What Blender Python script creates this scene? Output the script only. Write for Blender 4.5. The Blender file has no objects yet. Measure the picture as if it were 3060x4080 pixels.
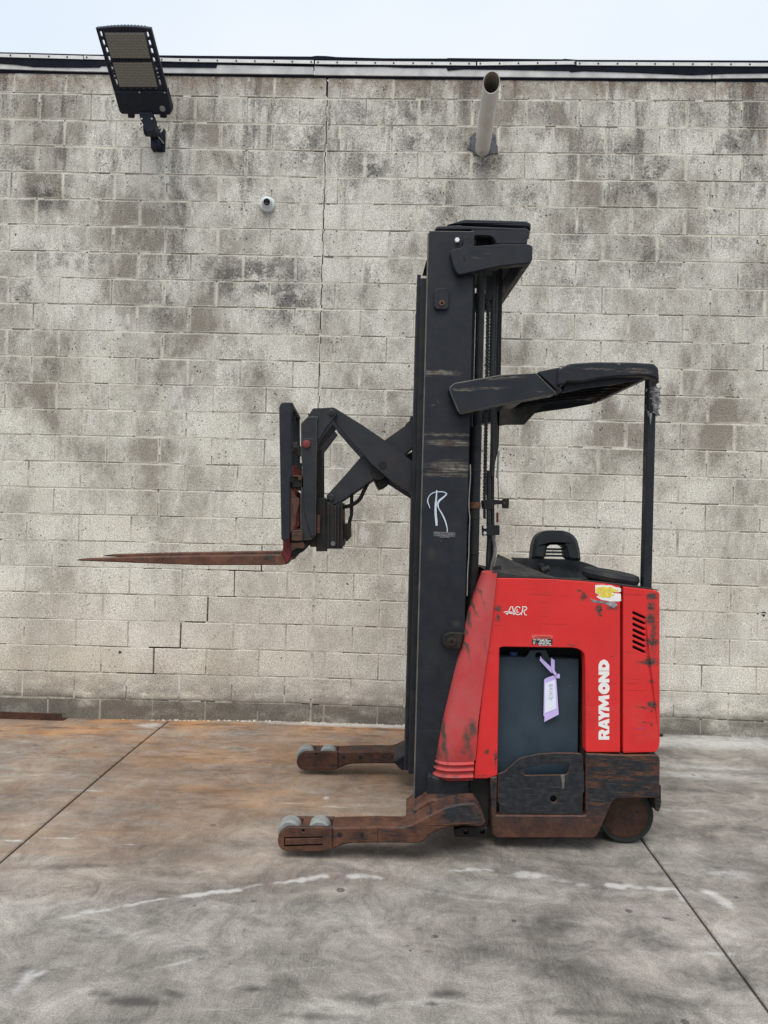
import bpy, bmesh, math, random
import numpy as np
from mathutils import Vector, Matrix
from mathutils.geometry import tessellate_polygon
random.seed(7)
R = math.radians
scene = bpy.context.scene
C = scene.collection

# ------------------------------------------------------------------ camera
W, H = 3060.0, 4080.0
FPX = 2951.0                       # focal length in photograph pixels
YAW, PITCH, ROLL = 0.02704, 0.00718, 0.02601
CAMZ = 1.578
WALL = 5.65                        # distance of the wall face
Fv = Vector((-math.sin(YAW)*math.cos(PITCH), math.cos(YAW)*math.cos(PITCH), math.sin(PITCH)))
R0 = Vector((math.cos(YAW), math.sin(YAW), 0)); U0 = R0.cross(Fv)
Rv = R0*math.cos(ROLL) + U0*math.sin(ROLL); Uv = U0*math.cos(ROLL) - R0*math.sin(ROLL)
CAM = Vector((0, 0, CAMZ))
cd = bpy.data.cameras.new('camera'); cam = bpy.data.objects.new('camera', cd); C.objects.link(cam)
cam.matrix_world = Matrix(((Rv.x, Uv.x, -Fv.x, 0), (Rv.y, Uv.y, -Fv.y, 0), (Rv.z, Uv.z, -Fv.z, CAMZ), (0, 0, 0, 1)))
cd.sensor_fit = 'VERTICAL'; cd.sensor_height = 24.0; cd.lens = FPX/H*24.0
cd.clip_end = 500; cd.clip_start = 0.05
scene.camera = cam

# ------------------------------------------------------------------ sky, sun, exposure
SUN_EL, SUN_AZ = R(63), R(195)     # azimuth measured from +Y clockwise: behind the camera, slightly left
world = bpy.data.worlds.new('World'); scene.world = world; world.use_nodes = True
wn = world.node_tree; wn.nodes.clear()
sky = wn.nodes.new('ShaderNodeTexSky'); sky.sky_type = 'NISHITA'; sky.sun_disc = False
sky.sun_elevation = SUN_EL; sky.sun_rotation = SUN_AZ; sky.air_density = 1.0; sky.dust_density = 4.0; sky.ozone_density = 1.0
cl = wn.nodes.new('ShaderNodeMixRGB'); cl.inputs[0].default_value = 0.86
tc = wn.nodes.new('ShaderNodeTexCoord'); ns = wn.nodes.new('ShaderNodeTexNoise'); ns.inputs['Scale'].default_value = 1.6; ns.inputs['Detail'].default_value = 3
rp = wn.nodes.new('ShaderNodeValToRGB'); rp.color_ramp.elements[0].position = 0.3; rp.color_ramp.elements[1].position = 0.7
rp.color_ramp.elements[0].color = (7.2, 8.5, 10.2, 1); rp.color_ramp.elements[1].color = (9.5, 10.0, 10.4, 1)
wn.links.new(tc.outputs['Generated'], ns.inputs['Vector']); wn.links.new(ns.outputs['Fac'], rp.inputs[0])
wn.links.new(sky.outputs[0], cl.inputs[1]); wn.links.new(rp.outputs[0], cl.inputs[2])
bg = wn.nodes.new('ShaderNodeBackground'); bg.inputs[1].default_value = 0.1
wo = wn.nodes.new('ShaderNodeOutputWorld')
wn.links.new(cl.outputs[0], bg.inputs[0]); wn.links.new(bg.outputs[0], wo.inputs[0])
sd = bpy.data.lights.new('sun', 'SUN'); sd.energy = 2.3; sd.angle = R(36); sd.color = (1.0, 0.98, 0.955)
so = bpy.data.objects.new('sun', sd); C.objects.link(so)
sdir = Vector((math.sin(SUN_AZ)*math.cos(SUN_EL), math.cos(SUN_AZ)*math.cos(SUN_EL), math.sin(SUN_EL)))
so.rotation_euler = sdir.to_track_quat('Z', 'Y').to_euler(); so.location = (0, -4, 12)
vs = scene.view_settings; vs.view_transform = 'Standard'; vs.look = 'None'; vs.exposure = 0.1; vs.gamma = 1.0; vs.use_curve_mapping = False
try:
    scene.cycles.use_denoising = True
    scene.cycles.max_bounces = 6
except Exception: pass

# ------------------------------------------------------------------ measuring helpers
def ray(x, y): return Fv + Rv*((x-W/2)/FPX) - Uv*((y-H/2)/FPX)
def at(x, y, Y):                                  # photograph pixel -> point on the plane Y = const
    d = ray(x, y); return CAM + d*(Y/d.y)
def gnd(x, y, z=0.0):                             # photograph pixel -> point on the ground
    d = ray(x, y); return CAM + d*((z-CAMZ)/d.z)
def proj(p):
    v = Vector(p)-CAM; d = v.dot(Fv); return (W/2+FPX*v.dot(Rv)/d, H/2-FPX*v.dot(Uv)/d)
ZM = {'S': (0, 0, 1.0), 'A': (1600, 850, .36166), 'B': (1750, 1400, .5425), 'C': (1080, 1560, .3978), 'D': (1600, 1850, .3618),
      'E': (1880, 2080, .4822), 'F': (1080, 2880, .5425), 'G': (1900, 2880, .4822), 'H': (340, 80, .25316), 'I': (1960, 2520, .2411),
      'J': (2300, 2300, .339), 'K': (1960, 2380, .1808), 'L': (1640, 1900, .1567), 'N': (1840, 260, .1717), 'O': (2060, 2540, .1899),
      'V': (1000, 740, .12055), 'F5': (250, 1500, .9042), 'LL': (0, 2400, .9946), 'T1': (0, 0, .9222), 'T2': (1530, 0, .9222)}
def s(k, x, y): o = ZM[k]; return (o[0]+x*o[2], o[1]+y*o[2])
def rounded(pts):
    out = []; n = len(pts)
    for i, p in enumerate(pts):
        if len(p) < 3 or p[2] <= 0: out.append((p[0], p[1])); continue
        a = Vector(pts[i-1][:2]); b = Vector(p[:2]); c = Vector(pts[(i+1) % n][:2])
        d1 = (a-b); d2 = (c-b); r = min(p[2], d1.length*.49, d2.length*.49)
        q1 = b+d1.normalized()*r; q2 = b+d2.normalized()*r
        for t in (0, .25, .5, .75, 1):
            v = q1*(1-t)**2 + b*2*t*(1-t) + q2*t*t; out.append((v.x, v.y))
    return out
def q(k, pts, Y):                                  # zoom-frame outline -> (X, Z) outline on plane Y
    o = []
    for p in rounded(pts):
        w = at(*s(k, p[0], p[1]), Y); o.append((w.x, w.z))
    return o
def circ(k, cx, cy, r, Y, n=20):
    c = at(*s(k, cx, cy), Y); e = at(*s(k, cx+r, cy), Y); rr = (e-c).length
    return [(c.x+rr*math.cos(2*math.pi*i/n), c.z+rr*math.sin(2*math.pi*i/n)) for i in range(n)]
def circw(x, z, r, n=20): return [(x+r*math.cos(2*math.pi*i/n), z+r*math.sin(2*math.pi*i/n)) for i in range(n)]
def P3(k, x, y, Y): return at(*s(k, x, y), Y)

# ------------------------------------------------------------------ geometry helpers
class Geo:
    def __init__(g): g.v = []; g.f = []; g.m = []; g.sm = []; g.uv = {}
    def add(g, vs, fs, mi=0, smooth=False):
        o = len(g.v); g.v += [Vector(v) for v in vs]
        for i, f in enumerate(fs):
            g.f.append([o+j for j in f]); g.m.append(mi[i] if isinstance(mi, list) else mi); g.sm.append(smooth)
        return g
    def __iadd__(g, h):
        o = len(g.v); g.v += h.v; g.f += [[o+j for j in f] for f in h.f]; g.m += h.m; g.sm += h.sm; return g
ORG = {}
def mesh(name, g, mats, org, fix=True, sharp=35):
    me = bpy.data.meshes.new(name)
    me.from_pydata([v-org for v in g.v], [], g.f)
    for i, p in enumerate(me.polygons): p.material_index = g.m[i]; p.use_smooth = g.sm[i]
    for m in (mats if isinstance(mats, (list, tuple)) else [mats]): me.materials.append(m)
    if fix:
        bm = bmesh.new(); bm.from_mesh(me); bmesh.ops.recalc_face_normals(bm, faces=bm.faces); bm.to_mesh(me); bm.free()
    if any(g.sm): me.set_sharp_from_angle(angle=R(sharp))
    return me
def obj(name, g, mats, parent=None, fix=True, sharp=35, org=None):
    o0 = ORG[parent.name] if parent else (Vector(org) if org else Vector((0, 0, 0)))
    o = bpy.data.objects.new(name, mesh(name, g, mats, o0, fix, sharp)); C.objects.link(o)
    if parent: o.parent = parent
    else: o.location = o0
    ORG[o.name] = o0
    return o
def tag(o, label, cat, group=None, kind=None):
    if label: o['label'] = label
    if cat: o['category'] = cat
    if group: o['group'] = group
    if kind: o['kind'] = kind
    return o
def thing(name, loc, label, cat, group=None):
    o = bpy.data.objects.new(name, None); C.objects.link(o); o.location = loc; o.empty_display_size = .1
    ORG[o.name] = Vector(loc); return tag(o, label, cat, group)
def area2(l): return sum(l[i-1][0]*l[i][1]-l[i][0]*l[i-1][1] for i in range(len(l)))/2
def clean(l):
    o = []
    for p in l:
        if not o or math.hypot(p[0]-o[-1][0], p[1]-o[-1][1]) > 1e-5: o.append((p[0], p[1]))
    if math.hypot(o[0][0]-o[-1][0], o[0][1]-o[-1][1]) < 1e-5: o.pop()
    return o
def inset(l, b):
    n = len(l); o = []
    for i in range(n):
        p = Vector(l[i]); a = (p-Vector(l[i-1])); c = (Vector(l[(i+1) % n])-p)
        a.normalize(); c.normalize(); n1 = Vector((-a.y, a.x)); n2 = Vector((-c.y, c.x))
        d = 1+n1.dot(n2); m = (n1+n2)/max(d, .35); o.append(tuple(p+m*b))
    return o
XZ = lambda u, v, w: (u, w, v)
def plate(loops, y0, y1, bev=.002, fr=XZ, em=0):
    """outline(s) in a plane pulled to a solid from y0 (front) to y1; chamfered edges, loops[1:] are holes"""
    if loops and not isinstance(loops[0], (list,)): loops = [loops]
    L = []
    for i, l in enumerate(loops):
        l = clean(l); a = area2(l)
        if (a > 0) != (i == 0): l = l[::-1]
        L.append(l)
    I = [inset(l, bev) for l in L]; g = Geo()
    tris = tessellate_polygon([[Vector((p[0], p[1], 0)) for p in l] for l in L])
    flat = [p for l in L for p in l]; fi = [p for l in I for p in l]; n = len(flat)
    vs = [fr(p[0], p[1], y0) for p in fi] + [fr(p[0], p[1], y0+bev) for p in flat] + [fr(p[0], p[1], y1-bev) for p in flat] + [fr(p[0], p[1], y1) for p in fi]
    fs = [list(t) for t in tris] + [[3*n+j for j in reversed(t)] for t in tris]; mi = [0]*len(fs)
    o = 0
    for l in L:
        m = len(l)
        for i in range(m):
            a = o+i; b = o+(i+1) % m
            for k in range(3):
                fs.append([k*n+a, k*n+b, (k+1)*n+b, (k+1)*n+a]); mi.append(em if k != 1 else 0)
        o += m
    return g.add(vs, fs, mi)
def boxg(x0, x1, y0, y1, z0, z1, bev=.003, em=0): return plate([(x0, z0), (x1, z0), (x1, z1), (x0, z1)], y0, y1, bev, XZ, em)
def lathe(org, axis, prof, seg=24, mi=0):
    ax = Vector(axis).normalized(); t = Vector((0, 0, 1)) if abs(ax.z) < .9 else Vector((1, 0, 0))
    e1 = ax.cross(t).normalized(); e2 = ax.cross(e1); org = Vector(org); vs = []; fs = []
    for r, h in prof:
        for i in range(seg):
            a = 2*math.pi*i/seg; vs.append(org+ax*h+(e1*math.cos(a)+e2*math.sin(a))*max(r, 1e-5))
    for k in range(len(prof)-1):
        for i in range(seg):
            j = (i+1) % seg; fs.append([k*seg+i, k*seg+j, (k+1)*seg+j, (k+1)*seg+i])
    fs.append(list(range(seg))[::-1]); fs.append([(len(prof)-1)*seg+i for i in range(seg)])
    return Geo().add(vs, fs, mi, True)
def cyl(p0, p1, r, seg=20, bev=.002, mi=0):
    d = Vector(p1)-Vector(p0); L = d.length
    return lathe(p0, d, [(r-bev, 0), (r, bev), (r, L-bev), (r-bev, L)], seg, mi)
def spline(pts, n=8):
    pts = [Vector(p) for p in pts]; o = []
    for i in range(len(pts)-1):
        p0 = pts[max(i-1, 0)]; p1 = pts[i]; p2 = pts[i+1]; p3 = pts[min(i+2, len(pts)-1)]
        for k in range(n):
            t = k/n; o.append(.5*((2*p1)+(p2-p0)*t+(2*p0-5*p1+4*p2-p3)*t*t+(3*p1-p0-3*p2+p3)*t**3))
    o.append(pts[-1]); return o
def tube(pts, r, seg=8, n=8, smooth=True, rib=0):
    pts = spline(pts, n) if n else [Vector(p) for p in pts]; vs = []; fs = []; e1 = None
    for i, p in enumerate(pts):
        t = (pts[min(i+1, len(pts)-1)]-pts[max(i-1, 0)]).normalized()
        if e1 is None: e1 = t.orthogonal().normalized()
        e1 = (e1-t*e1.dot(t)).normalized(); e2 = t.cross(e1)
        rr = r*(1+(rib if i % 2 else -rib))
        for k in range(seg):
            a = 2*math.pi*k/seg; vs.append(p+(e1*math.cos(a)+e2*math.sin(a))*rr)
    m = len(pts)
    for i in range(m-1):
        for k in range(seg):
            j = (k+1) % seg; fs.append([i*seg+k, i*seg+j, (i+1)*seg+j, (i+1)*seg+k])
    fs.append(list(range(seg))[::-1]); fs.append([(m-1)*seg+k for k in range(seg)])
    return Geo().add(vs, fs, 0, smooth)
def stroke(pts, w, y, th=.0006):                    # painted line in the XZ plane at depth y
    n = len(pts); L = []; Rr = []
    for i in range(n):
        a = Vector(pts[max(i-1, 0)]); b = Vector(pts[min(i+1, n-1)]); t = (b-a).normalized(); nn = Vector((-t.y, t.x))
        ww = (w[i] if isinstance(w, list) else w)/2; p = Vector(pts[i])
        L.append(p+nn*ww); Rr.append(p-nn*ww)
    vs = [(p.x, y-th, p.y) for p in L]+[(p.x, y-th, p.y) for p in Rr]
    return Geo().add(vs, [[i, i+1, n+i+1, n+i] for i in range(n-1)])
def ragged(pts, amp, step):                          # subdivide and roughen an outline
    o = []
    for i, p in enumerate(pts):
        a = Vector(p[:2]); b = Vector(pts[(i+1) % len(pts)][:2]); m = max(1, int((b-a).length/step))
        for k in range(m):
            t = a.lerp(b, k/m); o.append((t.x+random.uniform(-amp, amp), t.y+random.uniform(-amp, amp)))
    return o

# ------------------------------------------------------------------ material helpers
class NT:
    def __init__(n, name):
        n.mat = bpy.data.materials.new(name); n.mat.use_nodes = True; n.t = n.mat.node_tree; n.t.nodes.clear()
        n.out = n.t.nodes.new('ShaderNodeOutputMaterial'); n.b = n.t.nodes.new('ShaderNodeBsdfPrincipled')
        n.t.links.new(n.b.outputs[0], n.out.inputs[0]); n._pos = None
    def new(n, k): return n.t.nodes.new('ShaderNode'+k)
    def put(n, sock, v):
        if hasattr(v, 'links'): n.t.links.new(v, sock)
        elif isinstance(v, (tuple, list)) and sock.type == 'RGBA': sock.default_value = (*v[:3], 1)
        else: sock.default_value = v
    def pos(n):
        if n._pos is None: n._pos = n.new('NewGeometry')
        return n._pos.outputs['Position']
    def scaled(n, sc, vec=None, rot=None):
        m = n.new('Mapping'); n.put(m.inputs[0], vec or n.pos()); m.inputs['Scale'].default_value = sc
        if rot: m.inputs['Rotation'].default_value = rot
        return m.outputs[0]
    def noise(n, scale, detail=4, rough=.55, vec=None, dist=0):
        x = n.new('TexNoise'); n.put(x.inputs['Vector'], vec or n.pos()); x.inputs['Scale'].default_value = scale
        x.inputs['Detail'].default_value = detail; x.inputs['Roughness'].default_value = rough; x.inputs['Distortion'].default_value = dist
        return x.outputs['Fac']
    def voro(n, scale, vec=None, feat='F1', out='Distance', rnd=1):
        x = n.new('TexVoronoi'); n.put(x.inputs['Vector'], vec or n.pos()); x.inputs['Scale'].default_value = scale; x.feature = feat
        x.inputs['Randomness'].default_value = rnd; return x.outputs[out]
    def math(n, op, a, b=0, clamp=False):
        x = n.new('Math'); x.operation = op; x.use_clamp = clamp; n.put(x.inputs[0], a); n.put(x.inputs[1], b); return x.outputs[0]
    def rng(n, v, a, b, c=0, d=1, sm=False):
        x = n.new('MapRange'); x.clamp = True; n.put(x.inputs[0], v)
        if sm: x.interpolation_type = 'SMOOTHSTEP'
        for i, k in enumerate((a, b, c, d)): x.inputs[i+1].default_value = k
        return x.outputs[0]
    def mix(n, f, a, b, mode='MIX'):
        x = n.new('MixRGB'); x.blend_type = mode; n.put(x.inputs[0], f); n.put(x.inputs[1], a); n.put(x.inputs[2], b); return x.outputs[0]
    def xyz(n):
        x = n.new('SeparateXYZ'); n.put(x.inputs[0], n.pos()); return x.outputs
    def bump(n, h, st=.3, dist=.002, nrm=None):
        x = n.new('Bump'); x.inputs['Strength'].default_value = st; x.inputs['Distance'].default_value = dist; n.put(x.inputs['Height'], h)
        if nrm: n.put(x.inputs['Normal'], nrm)
        n.t.links.new(x.outputs[0], n.b.inputs['Normal']); return x.outputs[0]
    def blobs(n, items, plane='XZ', wob=.02, wsc=25, vec=None, detail=4):
        """soft-edged marks: (c0, c1, r0, r1, strength, angle, softness)"""
        p = vec or n.pos()
        if wob:
            x = n.new('TexNoise'); n.put(x.inputs['Vector'], p); x.inputs['Scale'].default_value = wsc; x.inputs['Detail'].default_value = detail
            a = n.new('VectorMath'); a.operation = 'SUBTRACT'; n.put(a.inputs[0], x.outputs['Color']); a.inputs[1].default_value = (.5, .5, .5)
            b = n.new('VectorMath'); b.operation = 'SCALE'; n.put(b.inputs[0], a.outputs[0]); b.inputs['Scale'].default_value = wob*2
            c = n.new('VectorMath'); c.operation = 'ADD'; n.put(c.inputs[0], p); n.put(c.inputs[1], b.outputs[0]); p = c.outputs[0]
        tot = None
        for it in items:
            c0, c1, r0, r1, st = it[:5]; an = it[5] if len(it) > 5 else 0; soft = it[6] if len(it) > 6 else .7
            m = n.new('Mapping'); m.vector_type = 'TEXTURE'; n.put(m.inputs[0], p)
            if plane == 'XZ':
                m.inputs['Location'].default_value = (c0, 0, c1); m.inputs['Scale'].default_value = (r0, 1e4, r1); m.inputs['Rotation'].default_value = (0, -an, 0)
            else:
                m.inputs['Location'].default_value = (c0, c1, 0); m.inputs['Scale'].default_value = (r0, r1, 1e4); m.inputs['Rotation'].default_value = (0, 0, an)
            l = n.new('VectorMath'); l.operation = 'LENGTH'; n.put(l.inputs[0], m.outputs[0])
            k = n.rng(l.outputs['Value'], 1, 1-soft, 0, st)
            tot = k if tot is None else n.math('MAXIMUM', tot, k)
        return tot
    def done(n, col, rough=.6, metal=0, spec=.5):
        n.put(n.b.inputs['Base Color'], col); n.put(n.b.inputs['Roughness'], rough); n.put(n.b.inputs['Metallic'], metal)
        n.b.inputs['Specular IOR Level'].default_value = spec; return n.mat
def simple(name, col, rough=.6, var=.25, sc=30, metal=0, spec=.4, bump=0):
    n = NT(name); f = n.noise(sc, 5); c = n.mix(n.rng(f, .3, .7), [x*(1-var) for x in col], [min(1, x*(1+var)) for x in col])
    if bump: n.bump(n.noise(sc*6, 3), bump, .001)
    return n.done(c, n.rng(n.noise(sc*2, 3), .3, .7, max(.05, rough-.1), min(1, rough+.1)), metal, spec)

def m_black(name, base=(.021, .023, .028), dust=.25, marks=(), scratch=.3, rough=.5, dustcol=(.11, .095, .08), rust=0, streak=()):
    n = NT(name); c = n.mix(n.rng(n.noise(9, 5), .3, .75), base, [x*1.5 for x in base])
    d = n.math('MULTIPLY', n.rng(n.noise(14, 6, .65), .42, .8), dust); c = n.mix(d, c, dustcol)
    sv = n.scaled((6, 6, 190)); sn = n.math('MULTIPLY', n.rng(n.noise(1, 2, .5, sv), .62, .72), n.rng(n.noise(3.5, 2), .45, .65))
    c = n.mix(n.math('MULTIPLY', sn, scratch), c, (.2, .18, .15))
    if rust:
        c = n.mix(n.math('MULTIPLY', n.rng(n.noise(11, 6, .7), .5, .68), rust), c, (.06, .027, .016))
    if streak:
        k = n.math('MULTIPLY', n.blobs(streak, wob=.01), n.rng(n.noise(1, 3, .6, n.scaled((5, 5, 260))), .4, .58))
        c = n.mix(n.math('MULTIPLY', k, .7), c, n.mix(n.rng(n.noise(30, 3), .4, .6), (.27, .24, .195), (.13, .085, .055)))
    if marks: c = n.mix(n.blobs(marks, wob=.015), c, (.1, .085, .07))
    n.bump(n.noise(260, 2), .12, .0008)
    return n.done(c, n.rng(n.noise(18, 4), .3, .7, rough-.08, rough+.18), 0, .28)
def m_rust(name, paint=.4, dark=1.0, zfade=None, streaky=True, patch=None):
    n = NT(name)
    c = n.mix(n.rng(n.noise(13, 6, .65), .35, .65), [x*dark for x in (.052, .0215, .0135)], [x*dark for x in (.125, .052, .028)])
    c = n.mix(n.rng(n.noise(60, 4, .7), .5, .75, 0, .7), c, [x*dark for x in (.03, .0155, .011)])
    v = n.scaled((5, 5, 42)) if streaky else None
    pn = n.noise(1.6 if streaky else 12, 6, .68, v)
    thr = .62-.3*paint
    k = n.rng(pn, thr, thr+.07)
    if zfade: k = n.math('MULTIPLY', k, n.rng(n.xyz()[2], zfade[0], zfade[1]))
    if patch: k = n.math('MAXIMUM', k, n.math('MULTIPLY', n.blobs(patch, wob=.05, wsc=12, detail=6), n.rng(n.noise(1, 6, .7, n.scaled((12, 12, 50))), .3, .5)))
    pc = n.mix(n.rng(n.noise(35, 4), .4, .7), (.010, .0115, .0145), (.026, .0275, .030)); c = n.mix(k, c, pc)
    sn = n.rng(n.noise(1, 3, .55, n.scaled((7, 7, 210))), .6, .7); c = n.mix(n.math('MULTIPLY', n.math('MULTIPLY', sn, k), .4), c, (.20, .15, .10))
    n.bump(n.noise(120, 5, .7), .35, .0015)
    return n.done(c, n.rng(pn, .3, .7, .85, .55), 0, .35)

def W2(x, y, Y=3.575): w = at(x, y, Y); return (w.x, w.z)
def bl(k, x, y, rx, ry, st, an=0, soft=.8, Y=3.575):
    w = at(*s(k, x, y), Y); sc = ZM[k][2]*Y/FPX; return (w.x, w.z, rx*sc, ry*sc, st, an, soft)

YB, YC = 3.575, 4.01       # near face of the tractor body; centre line of the truck
YM = 3.64                  # near face of the mast
YO = 3.40                  # near face of the outrigger

def m_red(name, marks=True):
    n = NT(name)
    c = n.mix(n.rng(n.noise(4, 4), .3, .7), (.60, .020, .020), (.68, .030, .027))
    c = n.mix(n.rng(n.noise(90, 3), .55, .8, 0, .12), c, (.3, .03, .03))
    # thin horizontal scratches and chips
    hv = n.scaled((3.2, 3, 150)); hs = n.math('MULTIPLY', n.rng(n.noise(1, 3, .6, hv), .64, .69), n.rng(n.noise(5, 3), .47, .6))
    c = n.mix(n.math('MULTIPLY', hs, .85), c, (.08, .02, .022))
    c = n.mix(n.rng(n.noise(55, 4, .7), .69, .73, 0, .85), c, (.09, .025, .025))
    c = n.mix(n.rng(n.noise(2.3, 7, .7), .5, .75, 0, .3), c, (.36, .035, .035)); c = n.mix(n.rng(n.noise(1, 6, .7, n.scaled((3, 3, 7))), .58, .72, 0, .25), c, (.56, .085, .075))
    if marks:
        L = [bl('E', 215, 720, 40, 38, .8), bl('E', 215, 785, 26, 36, .85), bl('E', 222, 822, 14, 10, .8), bl('E', 925, 615, 40, 45, .9), bl('E', 885, 572, 22, 12, .8),
             bl('E', 1052, 725, 38, 55, 1), bl('E', 1060, 765, 14, 14, .9), bl('E', 1165, 705, 60, 38, .8), bl('E', 1490, 615, 62, 40, 1.1), bl('E', 1480, 700, 50, 60, .8), bl('E', 1475, 800, 60, 60, .85),
             bl('E', 1490, 990, 66, 45, 1.1), bl('E', 1500, 900, 38, 260, .6), bl('E', 1475, 1155, 75, 45, 1.15), bl('J', 870, 1225, 60, 30, .7), bl('J', 880, 1500, 75, 55, 1.15), bl('J', 880, 1570, 40, 30, .6),
             bl('J', 800, 1000, 150, 22, .7), bl('J', 780, 1530, 130, 20, .6), bl('J', 800, 1710, 110, 10, .6), bl('J', 870, 1730, 20, 40, .7),
             bl('G', 85, 240, 28, 36, .75), bl('G', 155, 300, 14, 90, .8), bl('G', 20, 440, 160, 12, .4), bl('E', 820, 1015, 60, 12, .6), bl('E', 1165, 1115, 30, 8, .9), bl('J', 125, 1400, 8, 36, .8),
             bl('J', 415, 938, 26, 9, .9)]
        k = n.math('MULTIPLY', n.blobs(L, wob=.016, wsc=45), n.rng(n.noise(1, 6, .75, n.scaled((40, 40, 110))), .30, .50))
        c = n.mix(n.math('MULTIPLY', k, 1.5, True), c, n.mix(n.rng(n.noise(110, 3), .4, .6), (.035, .022, .02), (.1, .06, .045)))
        L2 = [bl('E', 620, 604, 480, 4, .8, -.02), bl('E', 1360, 604, 90, 4, .9), bl('J', 650, 888, 260, 5, .8, -.02), bl('E', 210, 853, 90, 3, .7), bl('E', 640, 480, 300, 4, .5, -.02), bl('E', 490, 855, 60, 3, .4)]
        c = n.mix(n.math('MULTIPLY', n.blobs(L2, wob=.003), n.rng(n.noise(14, 4), .35, .6)), c, (.1, .02, .025))
        c = n.mix(n.blobs([bl('J', 765, 1775, 34, 8, .9), bl('J', 690, 1775, 60, 4, .7)], wob=.004), c, (.04, .05, .3))
    n.bump(n.noise(160, 2), .05, .0006)
    return n.done(c, n.rng(n.noise(25, 4), .3, .7, .34, .55), 0, .35)
def m_dusty_red(name):
    n = NT(name); X = n.xyz()
    c = n.mix(n.rng(n.noise(5, 4), .3, .7), (.43, .032, .034), (.50, .055, .055))
    c = n.mix(n.rng(n.noise(7, 6, .6), .35, .75, .0, .55), c, (.36, .12, .11))
    L = [bl('D', 640, 1950, 60, 150, 1, .3), bl('D', 740, 1700, 45, 130, 1, .3), bl('D', 690, 1820, 40, 120, .9, .3), bl('D', 860, 1420, 14, 200, .6, .35), bl('F', 1440, 120, 34, 120, .9, .1), bl('F', 1480, 40, 40, 100, .9), bl('F', 1410, 210, 30, 40, .6),
         bl('F', 1268, 110, 26, 230, 1.1, .12), bl('D', 700, 1950, 30, 260, 1.0, .3), bl('D', 800, 1560, 26, 160, .9, .3), bl('F', 1240, 240, 26, 60, .9), bl('F', 1460, 240, 30, 60, .6), bl('F', 1300, 400, 160, 20, .6), bl('F', 1220, 320, 20, 60, .7), bl('D', 930, 2000, 20, 140, .4)]
    k = n.math('MULTIPLY', n.blobs(L, wob=.03, wsc=18, detail=6), n.rng(n.noise(26, 6, .7), .25, .5)); c = n.mix(n.math('MULTIPLY', k, 1.25, True), c, (.075, .056, .042))
    n.bump(n.noise(80, 3), .08, .001)
    return n.done(c, .62, 0, .3)

M = {}
M['mast'] = m_black('mast_paint', (.0088, .0108, .0150), .12, scratch=.10, rough=.46,
    streak=[bl('A', 400, 1755, 300, 40, 1, 0, .6, YM), bl('A', 300, 1770, 60, 34, 1, 0, .6, YM), bl('B', 60, 612, 260, 14, 1, 0, .5, YM), bl('B', 90, 672, 240, 30, 1, 0, .5, YM), bl('B', 90, 850, 230, 62, 1, 0, .5, YM), bl('B', 60, 905, 260, 22, .8, 0, .5, YM), bl('A', 330, 2110, 50, 10, .8, .3, .6, YM), bl('A', 400, 2080, 8, 40, .7, .5, .6, YM)],
    marks=[bl('D', 330, 980, 60, 90, .22, 0, .9, YM), bl('D', 600, 1760, 60, 60, .3, 0, .9, YM), bl('D', 430, 850, 12, 16, .5, 0, .8, YM), bl('D', 350, 2080, 120, 200, .12, 0, 1, YM)])
M['guard'] = m_black('guard_paint', (.0095, .0115, .0155), .10, scratch=.10, rough=.44,
    streak=[bl('B', 180, 285, 110, 14, 1, 0, .5), bl('B', 350, 272, 170, 12, .8, .02, .5), bl('B', 480, 200, 180, 14, .7, .08, .6), bl('B', 750, 297, 50, 6, .8, 0, .6), bl('B', 1180, 140, 260, 8, .7, -.04, .5), bl('B', 1450, 150, 120, 22, .9, -.03, .5), bl('B', 1300, 98, 36, 8, .9, -.5, .6),
            bl('A', 820, 468, 120, 9, .8, -.12, .5), bl('A', 940, 425, 60, 8, .6, 0, .6)])
M['black'] = m_black('black_steel', (.0075, .0085, .0105), .18, scratch=.1)
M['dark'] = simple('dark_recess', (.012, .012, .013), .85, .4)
M['dusty'] = m_black('dusty_black', (.022, .022, .0215), .6, scratch=.1, rough=.7)
M['greasy'] = m_black('greasy_steel', (.0085, .008, .0075), .35, rust=.35, dustcol=(.06, .045, .033), scratch=.15, rough=.55)
M['carriage'] = m_black('carriage_paint', (.0165, .0185, .021), .2, rust=.3, scratch=.2, rough=.45, dustcol=(.07, .05, .038))
M['edge'] = m_black('worn_edge', (.09, .085, .075), .6, rust=.3, dustcol=(.26, .22, .17))
M['rust'] = m_rust('rusty_arm', .26, .95, patch=[bl('F', 1380, 665, 190, 80, 1.3, .25, .6, YO), bl('F', 1470, 700, 110, 60, 1.3, 0, .6, YO), bl('F', 690, 830, 30, 26, .8, 0, .7, YO)])
M['rust_far'] = m_rust('rusty_far_arm', .3, .75)
M['frame'] = m_rust('scraped_frame', .72, .9, (.08, .24))
M['gate'] = m_rust('scraped_gate', 1.5, .8)
M['fork'] = m_rust('rusty_fork', .12, 1.15, streaky=False)
M['rustband'] = m_rust('rusty_band', .0, 1.3, streaky=False)
M['redfork'] = simple('red_fork_shank', (.12, .01, .012), .6, .5, 20)
M['red'] = m_red('red_paint'); M['redplain'] = m_red('red_paint_far', False); M['dred'] = m_dusty_red('dusty_red_cover')
M['redpin'] = simple('faded_red_pin', (.17, .03, .026), .7, .3, 60)
M['battery'] = m_black('battery_case', (.023, .037, .049), .04, scratch=.03, rough=.55, marks=[bl('I', 1285, 880, 26, 16, .9, 0, .5, 3.66), bl('I', 1385, 905, 6, 10, .9, 0, .5, 3.66)])
M['rubber'] = simple('black_rubber', (.016, .017, .018), .6, .35, 20, bump=.1)
M['pad'] = simple('charcoal_vinyl', (.024, .029, .032), .48, .2, 14, bump=.15)
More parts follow.
